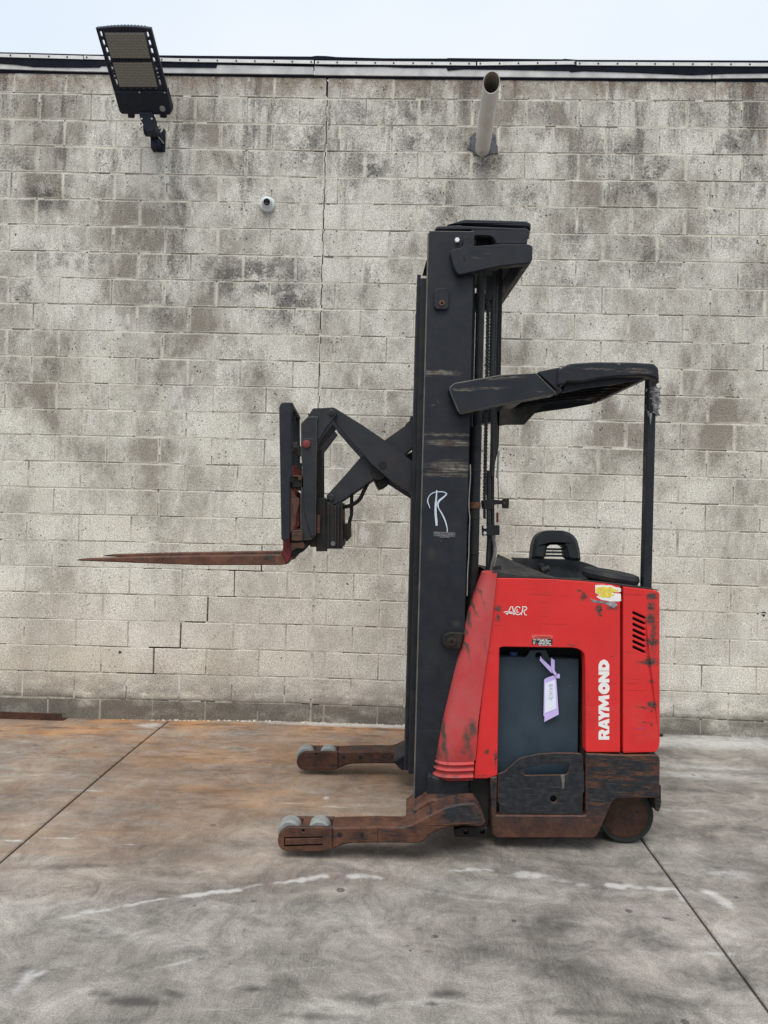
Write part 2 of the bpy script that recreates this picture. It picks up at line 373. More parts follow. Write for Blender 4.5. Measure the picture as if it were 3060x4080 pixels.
M['tyre'] = simple('green_black_tyre', (.012, .016, .0125), .75, .35, 25, bump=.2)
M['rim'] = m_rust('rusty_rim', .1, .6, streaky=False)
M['wheelpoly'] = simple('grey_polyurethane', (.24, .245, .235), .55, .18, 25, bump=.1)
M['steel'] = simple('zinc_steel', (.55, .55, .53), .4, .2, 60, .6)
M['white'] = simple('white_decal', (.78, .76, .72), .5, .06, 40)
M['chalk'] = simple('chalk_mark', (.52, .60, .66), .9, .25, 160)
M['print'] = simple('faded_print', (.40, .40, .41), .6, .1, 40)
M['wire'] = simple('grey_wire', (.20, .19, .175), .6, .2, 40)
M['yellow'] = simple('yellow_decal', (.72, .55, .08), .5, .25, 70)
M['lav'] = simple('lavender_paper', (.56, .44, .78), .8, .05, 30)
M['paper'] = simple('white_paper', (.74, .76, .86), .8, .03, 30)
M['ink'] = simple('grey_ink', (.33, .33, .37), .8, .1, 30)
M['warnred'] = simple('label_red', (.66, .10, .085), .55, .1, 60)
M['labelblack'] = simple('label_black', (.02, .022, .024), .5, .2, 60)
M['blue'] = simple('blue_cap', (.02, .05, .16), .5, .2, 40)
M['foam'] = simple('torn_grey_tape', (.22, .205, .205), .85, .75, 45, bump=.8)
M['mesh'] = simple('silver_sheath', (.3, .29, .27), .5, .4, 200)

# ================================================================== GROUND
def gz(x, y):
    a = min(1, max(0, (-.7-x)/2.0)); b = min(1, max(0, (y-4.3)/1.3)); a = a*a*(3-2*a); return -.034*a*b*b
def m_concrete(name):
    n = NT(name); X = n.xyz()
    base = n.mix(n.rng(n.noise(1.15, 8, .70, dist=.5), .36, .62), (.15, .135, .116), (.35, .322, .282))
    # smears dragged along the slab, broom lines and grit
    sm = n.noise(1, 8, .68, n.scaled((1.2, 4.2, 1), rot=(0, 0, .12)), .8)
    base = n.mix(n.rng(sm, .52, .66, 0, .5), base, (.44, .42, .385)); base = n.mix(n.rng(sm, .47, .33, 0, .6), base, (.115, .106, .097))
    m2 = n.noise(5.5, 7, .8, dist=.8); base = n.mix(1, base, n.mix(n.rng(m2, .33, .67), (.50, .49, .48), (1.32, 1.30, 1.27)), 'MULTIPLY')
    base = n.mix(n.rng(n.noise(2.1, 7, .76, dist=.5), .56, .66, 0, .55), base, (.085, .076, .066))
    base = n.mix(n.math('MULTIPLY', n.math('LESS_THAN', n.voro(5.5), n.rng(n.noise(3, 3), .4, .7, .0, .13)), .8), base, (.05, .045, .04))
    br = n.noise(1, 3, .6, n.scaled((150, 16, 1), rot=(0, 0, .25))); base = n.mix(n.rng(br, .4, .7, 0, .22), base, (.38, .36, .33))
    fg = n.noise(170, 3, .8); base = n.mix(1, base, n.mix(n.rng(fg, .28, .72), (.5, .5, .5), (1.38, 1.38, 1.38)), 'MULTIPLY')
    at_ = n.new('Attribute'); at_.attribute_name = 'stain'; se = n.new('SeparateColor'); n.put(se.inputs[0], at_.outputs['Color'])
    ad, ap, ar = se.outputs[0], se.outputs[1], se.outputs[2]
    rk = n.math('MULTIPLY', ar, n.rng(n.noise(1, 8, .74, n.scaled((3.0, 9, 1)), .6), .32, .60, .2, 1))
    base = n.mix(n.math('MULTIPLY', rk, .9, True), base, n.mix(n.rng(n.noise(2.4, 7, .65), .36, .64), (.20, .10, .052), (.44, .235, .105)))
    base = n.mix(n.math('MULTIPLY', n.math('MULTIPLY', ar, n.rng(n.noise(1, 8, .72, n.scaled((2.6, 9, 1))), .52, .62)), .7, True), base, (.10, .062, .044))
    dm = n.math('MULTIPLY', n.rng(n.math('ADD', ad, n.math('MULTIPLY', n.math('SUBTRACT', n.noise(18, 6, .65), .5), 1.1)), .12, .7), n.rng(ad, 0, .3)); base = n.mix(n.math('MULTIPLY', dm, .85), base, (.06, .055, .05))
    pm = n.math('MULTIPLY', n.rng(n.math('ADD', ap, n.math('MULTIPLY', n.math('SUBTRACT', n.noise(1, 8, .75, n.scaled((13, 20, 1))), .5), 1.9)), .18, .8), n.rng(ap, .05, .5)); base = n.mix(n.math('MULTIPLY', pm, .8), base, (.52, .505, .475))
    n.bump(n.math('ADD', n.noise(150, 4, .7), n.math('MULTIPLY', br, .5)), .35, .002)
    return n.done(base, n.rng(n.noise(6, 4), .3, .7, .72, .92), 0, .3)
def gm(x, y, rx, ry, st, an=0, soft=.9): w = gnd(x, y); return (w.x, w.y, rx, ry, st, an, soft)
def marks_():
    g = gm
    dk = [g(540, 3990, .17, .045, .8), g(1010, 3940, .1, .03, .7), g(410, 3960, .08, .035, .7), g(690, 3960, .09, .035, .6), g(1780, 3960, .1, .04, .7), g(1715, 4000, .04, .02, .8), g(1220, 3830, .03, .012, .7), g(1010, 3590, .022, .012, 1), g(1025, 3615, .02, .008, .9), g(1030, 3640, .02, .01, .8),
          g(775, 3610, .012, .01, 1), g(155, 3702, .016, .008, 1), g(700, 3755, .018, .01, .8), g(920, 3838, .014, .008, .9), g(1335, 3710, .025, .012, .8), g(800, 3820, .03, .015, .7), g(1090, 3905, .025, .014, .7), g(1620, 3770, .022, .012, .9), g(1670, 3700, .025, .02, .6), g(1705, 3790, .03, .02, .6), g(2360, 3755, .016, .01, .8),
          g(2200, 3690, .26, .14, .55, .3), g(2230, 3860, .28, .1, .6, .1), g(2580, 3740, .25, .16, .5), g(2660, 3660, .05, .015, .9, -.4), g(2900, 3900, .3, .14, .5), g(2950, 3300, .5, .1, .45), g(2800, 3150, .5, .07, .4), g(300, 3450, .35, .05, .5, .15), g(750, 3480, .4, .1, .35), g(1900, 3780, .12, .08, .45), g(120, 3870, .1, .05, .6), g(1450, 3980, .15, .06, .6),
          g(2085, 3585, .02, .008, .8), g(2030, 3760, .1, .012, .4), g(1830, 3230, .03, .012, .9), g(1560, 3290, .4, .08, .4), g(2100, 3390, .7, .05, .35), g(2700, 3990, .2, .08, .5), g(1250, 4050, .25, .03, .5), g(2350, 4040, .3, .04, .45)]
    pale = [
             g(250, 3340, .16, .015, .8, .05), g(60, 3350, .12, .02, .8), g(520, 3365, .07, .012, .8), g(1330, 3215, .12, .014, .9), g(1300, 3180, .025, .04, .9), g(1160, 3200, .1, .02, .7), g(1620, 3190, .16, .01, .8),
            g(350, 3150, .3, .02, .6), g(2900, 3480, .3, .1, .5), g(2750, 3230, .4, .05, .5), g(2850, 3060, .6, .1, .6), g(700, 3840, .2, .02, .5, .5), g(960, 4020, .3, .014, .5, .1), g(150, 3880, .06, .03, .7, .7), g(1200, 3860, .4, .02, .4, .2), g(2860, 3800, .15, .03, .5), g(1450, 2890, 1.4, .09, .9), g(600, 2880, .2, .12, .8), g(2900, 2960, 1.2, .3, .8), g(2800, 3090, .9, .2, .5)]
    rust = [(-1.9, 5.6, 2.3, .55, 1.3), (-.35, 5.5, 1.6, .5, 1.2), (-1.0, 4.9, 2.6, 1.2, .9), (-.9, 4.2, 2.2, 1.0, .75), (-2.4, 5.3, 1.4, .4, 1.3), (-.2, 4.5, 1.3, .8, .7), (-1.5, 3.6, 2.0, .7, .5)]
    return dk, pale, rust
STAINS = marks_()
PALE_LINES = [((249, 3656), (443, 3620), .018, .8), ((443, 3620), (640, 3582), .013, .9), ((640, 3582), (848, 3555), .014, 1), ((848, 3555), (940, 3548), .022, 1), ((940, 3548), (1042, 3523), .017, 1), ((1097, 3518), (1200, 3508), .014, 1), ((1200, 3508), (1291, 3490), .02, 1),
    ((1385, 3490), (1520, 3498), .02, .75), ((1795, 3468), (1960, 3466), .014, .9), ((2066, 3484), (2150, 3490), .03, .9), ((2150, 3490), (2330, 3530), .025, .6), ((2430, 3528), (2700, 3546), .018, .95), ((2700, 3546), (2725, 3590), .02, .7), ((2820, 3556), (2930, 3624), .028, .8),
    ((1990, 3600), (1915, 3730), .03, .5), ((1915, 3730), (1925, 3830), .03, .5), ((1925, 3830), (2030, 3900), .035, .5), ((2200, 3870), (2330, 3700), .06, .4), ((2430, 3560), (2500, 3900), .05, .35), ((1620, 3640), (1650, 3760), .03, .5), ((430, 3660), (340, 3770), .06, .45), ((520, 3640), (560, 3800), .05, .35), ((560, 3800), (720, 3640), .04, .35), ((720, 3930), (1130, 3830), .05, .3), ((60, 3960), (130, 3870), .03, .6)]
rl_ = random.Random(21); PALE_FINE = []
for (xa, ya), (xb, yb), w_, st in PALE_LINES:                # break each scuff into short uneven strokes
    if w_ > .0275 and st < .55: st *= .55
    n_ = 7; pv = (xa, ya)
    for k in range(1, n_+1):
        nx_ = (xa+(xb-xa)*k/n_+rl_.uniform(-4, 4), ya+(yb-ya)*k/n_+rl_.uniform(-3.5, 3.5))
        if rl_.random() < .88: PALE_FINE.append((pv, nx_, w_*rl_.uniform(.45, 1.25), st*rl_.uniform(.45, 1.05)))
        pv = nx_
def stain_attr(me):
    nv = len(me.vertices); co = np.empty(nv*3, np.float32); me.vertices.foreach_get('co', co); co = co.reshape(-1, 3); out = np.ones((nv, 4), np.float32)
    for ch, L in enumerate(STAINS):
        m = np.zeros(nv, np.float32)
        for it in L:
            c0, c1, r0, r1, st = it[:5]; an = it[5] if len(it) > 5 else 0; so_ = it[6] if len(it) > 6 else .9
            dx, dy = co[:, 0]-c0, co[:, 1]-c1; u = (dx*math.cos(an)+dy*math.sin(an))/r0; v = (-dx*math.sin(an)+dy*math.cos(an))/r1
            m = np.maximum(m, np.clip((1-np.sqrt(u*u+v*v))/so_, 0, 1)*st)
        if ch == 1:
            for (xa, ya), (xb, yb), w_, st in PALE_FINE:
                a = gnd(xa, ya); b = gnd(xb, yb); dx, dy = b.x-a.x, b.y-a.y; L2 = dx*dx+dy*dy
                tt = np.clip(((co[:, 0]-a.x)*dx+(co[:, 1]-a.y)*dy)/L2, 0, 1)
                d = np.hypot(co[:, 0]-a.x-tt*dx, co[:, 1]-a.y-tt*dy); m = np.maximum(m, np.clip(1.15-d/(w_*1.5), 0, 1)*st)
        out[:, ch] = m
    at_ = me.color_attributes.new('stain', 'FLOAT_COLOR', 'POINT'); at_.data.foreach_set('color', out.ravel())
M['conc'] = m_concrete('concrete')
M['conc2'] = simple('joint_dirt', (.03, .027, .024), .95, .4, 30)
g = Geo(); g.add([(-90, -90, -.05), (90, -90, -.05), (90, 90, -.05), (-90, 90, -.05)], [[0, 1, 2, 3]])
ground = obj('ground', g, simple('yard_ground', (.16, .15, .14), .95, .3, 2)); ground['kind'] = 'structure'
JX = [-13.71, -10.725, -7.74, -4.745, -1.757, 1.232, 4.22, 7.21, 10.2, 13.2]
def slab(x0, x1, y0, y1, dx, dy):
    gp = .0055; x0 += gp; x1 -= gp; nx = max(1, int((x1-x0)/dx)); ny = max(1, int((y1-y0)/dy)); g = Geo(); vs = []; fs = []
    xs = [x0, x0+.006]+[x0+.006+(x1-x0-.012)*i/nx for i in range(1, nx)]+[x1-.006, x1]; m = len(xs)
    ys = [y0+(y1-y0)*j/ny for j in range(ny+1)] if dx > 1 else [y0, 0, 1, 1.7]+[2.1+(y1-2.1)*j/300 for j in range(301)]; ny = len(ys)-1
    for j in range(ny+1):
        y = ys[j]
        for i, x in enumerate(xs): vs.append((x, y, gz(x, y)-(.005 if i in (0, m-1) else 0)))
    for j in range(ny):
        for i in range(m-1): fs.append([j*m+i, j*m+i+1, (j+1)*m+i+1, (j+1)*m+i])
    o = len(vs)
    for j in range(ny+1):
        y = ys[j]; vs += [(x0, y, -.045), (x1, y, -.045)]
    for j in range(ny):
        fs.append([j*m, (j+1)*m, o+2*j+2, o+2*j]); fs.append([j*m+m-1, (j+1)*m+m-1, o+2*j+3, o+2*j+1])
    g.add(vs, fs); o = obj('slab', g, M['conc'], ground, fix=dx > 1)
    if dx < 1: stain_attr(o.data)
    return o
for i in range(len(JX)-1):
    near = 2 < i < 6
    slab(JX[i], JX[i+1], -1.0, WALL+.05, .013 if near else 3, .02 if near else 7)
    slab(JX[i], JX[i+1], -7.0, -1.011, 3, 6)

# ================================================================== BLOCK WALL
def m_block(name):
    n = NT(name); X = n.xyz(); z = X[2]
    uv = n.new('UVMap'); uv.uv_map = 'UVMap'; su = n.new('SeparateXYZ'); n.put(su.inputs[0], uv.outputs[0])
    oi = n.new('ObjectInfo'); rn = oi.outputs['Random']
    eu = n.math('ABSOLUTE', n.math('SUBTRACT', su.outputs[0], .5)); ev = n.math('ABSOLUTE', n.math('SUBTRACT', su.outputs[1], .5))
    edge = n.math('MAXIMUM', n.rng(eu, .466, .5), n.rng(ev, .445, .5))
    mid = n.math('SUBTRACT', 1, edge)
    lowc = n.mix(n.rng(n.noise(1.7, 5, .6), .3, .7), (.69, .635, .525), (.82, .775, .675))
    upc = n.mix(n.rng(n.noise(2.2, 5, .6), .3, .7), (.59, .55, .47), (.76, .725, .635))
    c = n.mix(n.rng(z, 1.0, 3.1), lowc, upc)
    c = n.mix(n.rng(rn, 0, 1, 0, .08), c, (.36, .325, .285))
    hz_ = n.rng(z, .4, 2.4, .42, 1)
    # paint worn to the grey-brown block, strongest in the middle of a block
    gr2 = n.noise(75, 4, .78)
    wn_ = n.math('ADD', n.math('ADD', n.noise(1, 8, .72, n.scaled((1.9, 2, 1.15)), .2), n.math('MULTIPLY', n.math('SUBTRACT', rn, .5), .02)), n.math('MULTIPLY', n.math('SUBTRACT', gr2, .5), .16))
    wear = n.math('MULTIPLY', n.math('MULTIPLY', n.rng(wn_, .42, .62), n.rng(mid, 0, 1, .3, 1)), hz_)
    c = n.mix(n.math('MULTIPLY', wear, .95), c, (.26, .226, .182))
    # mildew: upright soft blotches, mostly high on the wall, broken up by the grain of the block
    mil = n.rng(n.noise(1, 8, .70, n.scaled((3.6, 3, 1.3)), .3), .52, .68)
    mil = n.math('MULTIPLY', mil, n.rng(z, 2.3, 4.0, .0, .9))
    sa = n.new('Attribute'); sa.attribute_name = 'spot'; sp = n.math('MULTIPLY', sa.outputs['Fac'], n.rng(n.noise(6, 7, .74), .38, .54)); mil = n.math('MAXIMUM', mil, sp)
    # dark runs down from the coping
    rn2 = n.math('MULTIPLY', n.rng(n.noise(1, 6, .66, n.scaled((7, 7, .75))), .47, .64), n.rng(z, 2.7, 4.7, 0, .85)); mil = n.math('MAXIMUM', mil, rn2)
    mil = n.math('MULTIPLY', mil, n.rng(mid, 0, 1, .45, 1))
    mil = n.math('MULTIPLY', n.rng(n.math('ADD', mil, n.math('MULTIPLY', n.math('SUBTRACT', gr2, .5), 1.5)), .22, .95), n.rng(mil, 0, .35))
    c = n.mix(n.math('MULTIPLY', mil, .9), c, (.085, .079, .072))
    # pale re-painted patches and runs
    pr = n.math('MULTIPLY', n.rng(n.noise(1, 7, .66, n.scaled((6, 6, 2.2)), .3), .57, .64), n.rng(n.noise(1.3, 3), .42, .58)); c = n.mix(n.math('MULTIPLY', pr, .6), c, (.74, .715, .64))
    # thicker paint along the joints
    c = n.mix(n.math('MULTIPLY', edge, n.rng(n.noise(9, 5), .45, .62, .0, .38)), c, (.66, .62, .53))
    # rust tint low left, splash-back and bare footing course
    ru = n.math('MULTIPLY', n.rng(z, 1.15, .25), n.rng(X[0], .6, -2.2)); c = n.mix(n.math('MULTIPLY', ru, n.rng(n.noise(1.6, 4), .35, .7, .1, .45)), c, (.52, .40, .275))
    sb = n.math('MULTIPLY', n.rng(z, .40, .06), n.rng(n.noise(1, 6, .65, n.scaled((4, 4, 9))), .36, .56)); c = n.mix(n.math('MULTIPLY', sb, .8), c, (.125, .112, .094))
    ft = n.rng(z, .165, .135); c = n.mix(n.math('MULTIPLY', ft, n.rng(n.noise(5, 5, .65), .3, .6, .35, .95)), c, (.155, .137, .11))
    tp = n.math('MULTIPLY', n.rng(z, 4.78, 4.9), n.rng(n.noise(18, 4), .3, .6)); c = n.mix(n.math('MULTIPLY', tp, .6), c, (.20, .13, .085))
    # open pores and grit
    gr = n.noise(100, 3, .8); c = n.mix(1, c, n.mix(n.rng(gr, .28, .72), (.42, .42, .42), (1.42, 1.42, 1.42)), 'MULTIPLY')
    vd = n.voro(34, feat='F1'); pz = n.rng(n.noise(6, 4), .35, .65, .04, .26)
    pk = n.math('LESS_THAN', vd, pz); c = n.mix(n.math('MULTIPLY', pk, n.math('MULTIPLY', n.rng(n.noise(19, 3), .45, .6, 0, .9), hz_)), c, (.05, .046, .04))
    bp = n.rng(n.noise(9, 3, .5), .735, .76); c = n.mix(bp, c, (.035, .032, .028))
    n.bump(n.math('SUBTRACT', n.math('MULTIPLY', gr, .8), pk), .7, .005)
    return n.done(c, .93, 0, .2)
D = lambda x, y, rx, ry, st: (at(x*1.8445, y*1.8445, WALL).x, at(x*1.8445, y*1.8445, WALL).z, rx*.0046, ry*.0046, st*1.25)
SPOT_LIST = [D(100, 420, 70, 45, .9), D(30, 360, 50, 60, .6), D(130, 560, 130, 50, .55), D(400, 275, 60, 50, .6), D(560, 600, 150, 60, .85), D(620, 650, 90, 80, .8), D(360, 670, 70, 50, .6), D(660, 300, 70, 80, .75), D(545, 360, 40, 90, .5), D(870, 235, 80, 50, .7),
             D(905, 300, 60, 60, .8), D(800, 365, 60, 55, .85), D(930, 440, 90, 60, .6), D(770, 400, 50, 60, .6), D(1130, 430, 80, 40, .6), D(1330, 330, 100, 40, .75), D(1400, 380, 70, 70, .75), D(1500, 250, 50, 80, .6), D(1590, 310, 60, 60, .75), D(1640, 400, 50, 70, .7),
             D(1400, 560, 120, 60, .55), D(1550, 500, 90, 70, .5), D(1250, 620, 100, 60, .4), D(1620, 620, 60, 80, .5), D(60, 620, 70, 50, .5), D(230, 420, 60, 50, .4), D(780, 240, 40, 60, .6), D(1050, 350, 60, 30, .8), D(200, 230, 120, 30, .4), D(50, 790, 90, 40, .45), D(520, 800, 120, 60, .35), D(1500, 860, 100, 60, .35), D(720, 640, 40, 60, .5)]
M['block'] = m_block('painted_block')
def m_mortar():
    n = NT('painted_mortar'); z = n.xyz()[2]
    c = n.mix(n.rng(n.noise(9, 5, .6), .35, .65), (.42, .38, .31), (.68, .63, .53))
    c = n.mix(n.rng(n.noise(5, 5, .6), .56, .66, 0, .8), c, (.16, .145, .125)); c = n.mix(n.rng(z, .2, .1, 0, .6), c, (.17, .15, .12))
    n.bump(n.noise(120, 4), .5, .003); return n.done(c, .95, 0, .2)
M['mortar'] = m_mortar()

wall = thing('block_wall', (0, WALL+.1, 0), 'weathered cream painted concrete block wall with a jagged vertical crack, behind the lift truck', 'wall')
# course lines measured on the left edge, at the control joint and on the right edge
def zline(n_, x):
    yl, yc, yr = 369+104.6*n_, 393+104.9*n_, 403+107.5*n_
    a = at(0, yl, WALL); b = at(1298-2.3*n_, yc, WALL); c = at(3060, yr, WALL)
    if x < b.x: return b.z+(x-b.x)*(a.z-b.z)/(a.x-b.x)
    return b.z+(x-b.x)*(c.z-b.z)/(c.x-b.x)
XCR = at(1270, 1600, WALL).x                        # the control joint
BW, JT = .4064, .0095
blocks = []
for n_ in range(-1, 24):
    left = [XCR-(BW*.5 if n_ % 2 == 0 else BW)-BW*k for k in range(0, 13)][::-1]
    right = [XCR+(.305 if n_ % 2 == 0 else .102)+BW*k for k in range(0, 14)]
    xs = left+[XCR]+right
    for i in range(len(xs)-1): blocks.append((n_, xs[i], xs[i+1]))
def block_geo(n_, x0, x1, seed):
    rnd = random.Random(seed); j = JT/2; xa, xb = x0+j, x1-j
    if abs(x0-XCR) < 1e-6: xa = x0+.007
    if abs(x1-XCR) < 1e-6: xb = x1-.007
    zt = lambda x: (zline(n_, x) if n_ >= 0 else zline(0, x)+.19)-j
    zb = lambda x: (zline(n_+1, x)+j if n_ < 23 else -.06)
    if n_ == -1: zt = lambda x: zline(0, x)+.185
    fy = WALL+rnd.uniform(-.0018, .0018); e = .0028
    cr = [(xa, zb(xa)), (xb, zb(xb)), (xb, zt(xb)), (xa, zt(xa))]
    jit = lambda: rnd.uniform(-.0022, .0022)
    cr = [(x+jit(), z+jit()) for x, z in cr]
    ci = [(cr[0][0]+e, cr[0][1]+e), (cr[1][0]-e, cr[1][1]+e), (cr[2][0]-e, cr[2][1]-e), (cr[3][0]+e, cr[3][1]-e)]
    NX, NZ = 5, 3; vs = []
    for b_ in range(NZ+1):
        for a_ in range(NX+1):
            u, v = a_/NX, b_/NZ; x = (ci[0][0]*(1-u)+ci[1][0]*u)*(1-v)+(ci[3][0]*(1-u)+ci[2][0]*u)*v; z = (ci[0][1]*(1-u)+ci[1][1]*u)*(1-v)+(ci[3][1]*(1-u)+ci[2][1]*u)*v
            vs.append((x, fy+jit()*.35, z))
    k0 = len(vs); w_ = NX+1; cn = [0, NX, NZ*w_+NX, NZ*w_]
    vs += [(x, fy+e, z) for x, z in cr]+[(x, WALL+.19, z) for x, z in cr]
    fs = [[j_*w_+i_, j_*w_+i_+1, (j_+1)*w_+i_+1, (j_+1)*w_+i_] for j_ in range(NZ) for i_ in range(NX)]
    fs += [[k0+i, k0+(i+1) % 4, cn[(i+1) % 4], cn[i]] for i in range(4)]+[[k0+4+i, k0+4+(i+1) % 4, k0+(i+1) % 4, k0+i] for i in range(4)]
    g = Geo().add(vs, fs); g.rect = (cr[0][0], cr[2][0], cr[0][1], cr[2][1]); return g
def put_uv(me, rects):                               # one 0-1 square per block
    l = me.uv_layers.new(name='UVMap')
    for p in me.polygons:
        x0, x1, z0, z1 = rects[p.index//23]
        for li in p.loop_indices:
            v = me.vertices[me.loops[li].vertex_index].co
            l.data[li].uv = ((v.x-x0)/(x1-x0), (v.z-z0)/(z1-z0))
    nv = len(me.vertices); co = np.empty(nv*3, np.float32); me.vertices.foreach_get('co', co); co = co.reshape(-1, 3); m = np.zeros(nv, np.float32)
    for c0, c1, r0, r1, st in SPOT_LIST: m = np.maximum(m, np.clip(1-np.hypot((co[:, 0]-c0)/r0, (co[:, 2]-c1)/r1), 0, 1)**.7*st)
    at_ = me.attributes.new('spot', 'FLOAT', 'POINT'); at_.data.foreach_set('value', m)
hide = [(1700, 2350, 1000, 3250), (1960, 2630, 2400, 3300)]
def shown(b):
    n_, x0, x1 = b; p = proj((x0, WALL, zline(n_, x0))); r = proj((x1, WALL, zline(n_+1, x1)))
    a, c = max(p[0], 0), min(r[0], W); t, u = max(p[1], 300), min(r[1], H)
    if c <= a or u <= t: return 0
    ar = (c-a)*(u-t); k = 0
    for hx0, hx1, hy0, hy1 in ((1690, 1960, 920, 3000), (1960, 2630, 2340, 3000), (1790, 2100, 980, 1150), (1150, 1240, 1600, 2200)):
        k += max(0, min(c, hx1)-max(a, hx0))*max(0, min(u, hy1)-max(t, hy0))
    return max(0, ar-k)
order = sorted(range(len(blocks)), key=lambda i: -shown(blocks[i]))
single = set(i for i in order[:298] if shown(blocks[i]) > 500)
rest = Geo(); rects = []
for i, b in enumerate(blocks):
    g = block_geo(*b, i)
    if i in single:
        o = bpy.data.objects.new('block', None) if False else None
        cx_ = (b[1]+b[2])/2
        me = mesh('block', g, M['block'], ORG[wall.name], fix=False)
        w0 = ORG[wall.name]; rc = (g.rect[0]-w0.x, g.rect[1]-w0.x, g.rect[2]-w0.z, g.rect[3]-w0.z); put_uv(me, [rc])
        o = bpy.data.objects.new('block', me); C.objects.link(o); o.parent = wall
    else:
        w0 = ORG[wall.name]; rects.append((g.rect[0]-w0.x, g.rect[1]-w0.x, g.rect[2]-w0.z, g.rect[3]-w0.z)); rest += g
o = obj('block_field', rest, M['block'], wall, fix=False); put_uv(o.data, rects); o['kind'] = 'stuff'
# core behind the joints, then mortar joint by joint (left out where the wall has cracked open)
x0, x1 = blocks[0][1], max(b[2] for b in blocks)
obj('wall_core', boxg(x0, x1, WALL+.03, WALL+.18, -.06, 4.86, .001), M['dark'], wall)
crackv = {(21, 725), (22, 615), (20, 829), (19, 942), (18, 1050)}
crack_x = {}
for n_, px_ in ((18, 1052), (19, 944), (20, 831), (21, 727), (22, 617)): crack_x[n_-1] = at(px_, 369+104.6*n_, WALL).x
g = Geo()
def mort(xa, xb, za0, zb0, za1, zb1, rec):
    y = WALL+rec; return [(xa, y, za0), (xb, y, zb0), (xb, y, zb1), (xa, y, za1)]
crk = []
for n_ in range(0, 24):                               # bed joints in short uneven lengths
    x = x0
    while x < x1:
        xe = min(x+random.uniform(.05, .22), x1); xm = (x+xe)/2; skip = False
        for cn, cxx in crack_x.items():
            if cn+1 == n_ and cxx-.22 < xm < cxx: skip = True
        h = JT/2+.0035
        if not skip and not (abs(xm-XCR) < .012):
            rec = random.choice((.001, .0015, .002, .003, .003, .005, .008, .014)); a, b = zline(n_, x), zline(n_, xe)
            g.add(mort(x, xe, a-h, b-h, a+h, b+h, rec), [[0, 1, 2, 3]])
        x = xe
for n_, xa, xb in blocks:                             # head joints
    if abs(xb-XCR) < 1e-6: continue
    if n_ in crack_x and abs(xb-crack_x[n_]) < .1: continue
    zt = zline(n_, xb) if n_ >= 0 else zline(0, xb)+.19; zb = zline(n_+1, xb) if n_ < 23 else -.05
    k = random.randint(1, 3); h = JT/2+.0035
    for i in range(k):
        rec = random.choice((.0005, .001, .002, .003, .003, .006, .010)); a = zb+(zt-zb)*i/k; b = zb+(zt-zb)*(i+1)/k
        g.add(mort(xb-h, xb+h, a, a, b, b, rec), [[0, 1, 2, 3]])
obj('mortar', g, M['mortar'], wall, fix=False)
# sealed lower half of the control joint, jagged lips of the open crack above
g = Geo(); zc = at(1262, 1640, WALL).z; zs = [0.0]
while zs[-1] < 4.8: zs.append(zs[-1]+random.uniform(.03, .09))
for a, b in zip(zs[:-1], zs[1:]):
    if b < zc-.9: g.add(mort(XCR-.011, XCR+.011, a, a, b, b, -.001 if random.random() < .8 else .006), [[0, 1, 2, 3]])
    else:
        o_ = random.uniform(-.007, .007)
        g.add(mort(XCR-.013, XCR+o_-.0042, a, a, b, b, .002), [[0, 1, 2, 3]]); g.add(mort(XCR+o_+.0042, XCR+.013, a, a, b, b, .002), [[0, 1, 2, 3]])
obj('joint_sealant', g, M['mortar'], wall, fix=False)
# mortar crumbs and droppings along the foot of the wall
g = Geo(); rnd = random.Random(4)
for i in range(300):
    x = rnd.uniform(-1.9, 1.3) if i < 230 else rnd.uniform(-3.2, 3.2); r = rnd.uniform(.003, .012)*(1.0 if i < 230 else .7); y = WALL-rnd.uniform(-.004, .03)
    z = gz(x, y); vs = [(x+r*1.5*math.cos(a)*rnd.uniform(.7, 1.3), y+r*math.sin(a)*rnd.uniform(.7, 1.3), z-.002) for a in (0, 1.05, 2.1, 3.14, 4.2, 5.2)]+[(x, y, z+r*rnd.uniform(.5, 1.2))]
    g.add(vs, [[k, (k+1) % 6, 6] for k in range(6)])
o = obj('mortar_crumb', g, simple('mortar_crumbs', (.46, .42, .34), .95, .35, 40), wall, fix=False); o['kind'] = 'stuff'
# roof edge: lead-grey fascia strip, roofing membrane lapped over it, white termination bar with screws
M['fascia'] = simple('chalky_white_metal', (.50, .485, .47), .55, .22, 9); M['bar'] = simple('white_bar', (.66, .645, .62), .5, .1, 14)
M['membrane'] = simple('navy_black_membrane', (.006, .0075, .014), .85, .4, 12, bump=.3, spec=.12); M['screwhole'] = simple('screw_head', (.03, .026, .022), .6, .3, 80)
def zat(x, y, Y=WALL-.03): return at(x, y, Y)
def strip(top, bot, y0, y1, ext=True):
    t = [zat(*p) for p in top]; b = [zat(*p) for p in bot]; return plate([(p.x, p.z) for p in t]+[(p.x, p.z) for p in b[::-1]], y0, y1, .0012)
def T(pts, k): return [s(k, *p) for p in pts]
XE = 2600
fb = [(-XE, 215)]+T([(0, 293), (300, 302), (690, 310), (1360, 317)], 'T1')
fascia_segs = [([(-XE, 200), (480, 245), (1248, 262)], [(-XE, 215), (0, 270), (277, 279), (636, 286), (1248, 292)]), ([(1252, 250), (2300, 270), (2838, 292)], [(1252, 294), (1530, 297), (2268, 304), (2838, 309)]), ([(2842, 280), (3060, 285), (5600, 330)], [(2842, 308), (3060, 306), (5600, 350)])]
for t, b in fascia_segs: obj('fascia', strip(t, b, WALL-.016, WALL+.02), M['fascia'], wall)
obj('fascia_shadow_strip', strip([(-XE, 215), (0, 268), (1530, 295), (3060, 304), (5600, 348)], [(-XE, 228), (0, 282), (1530, 306), (2300, 313), (3060, 318), (5600, 362)], WALL-.006, WALL+.02), M['membrane'], wall)  # dark strip drawn in for the shadow line under the fascia
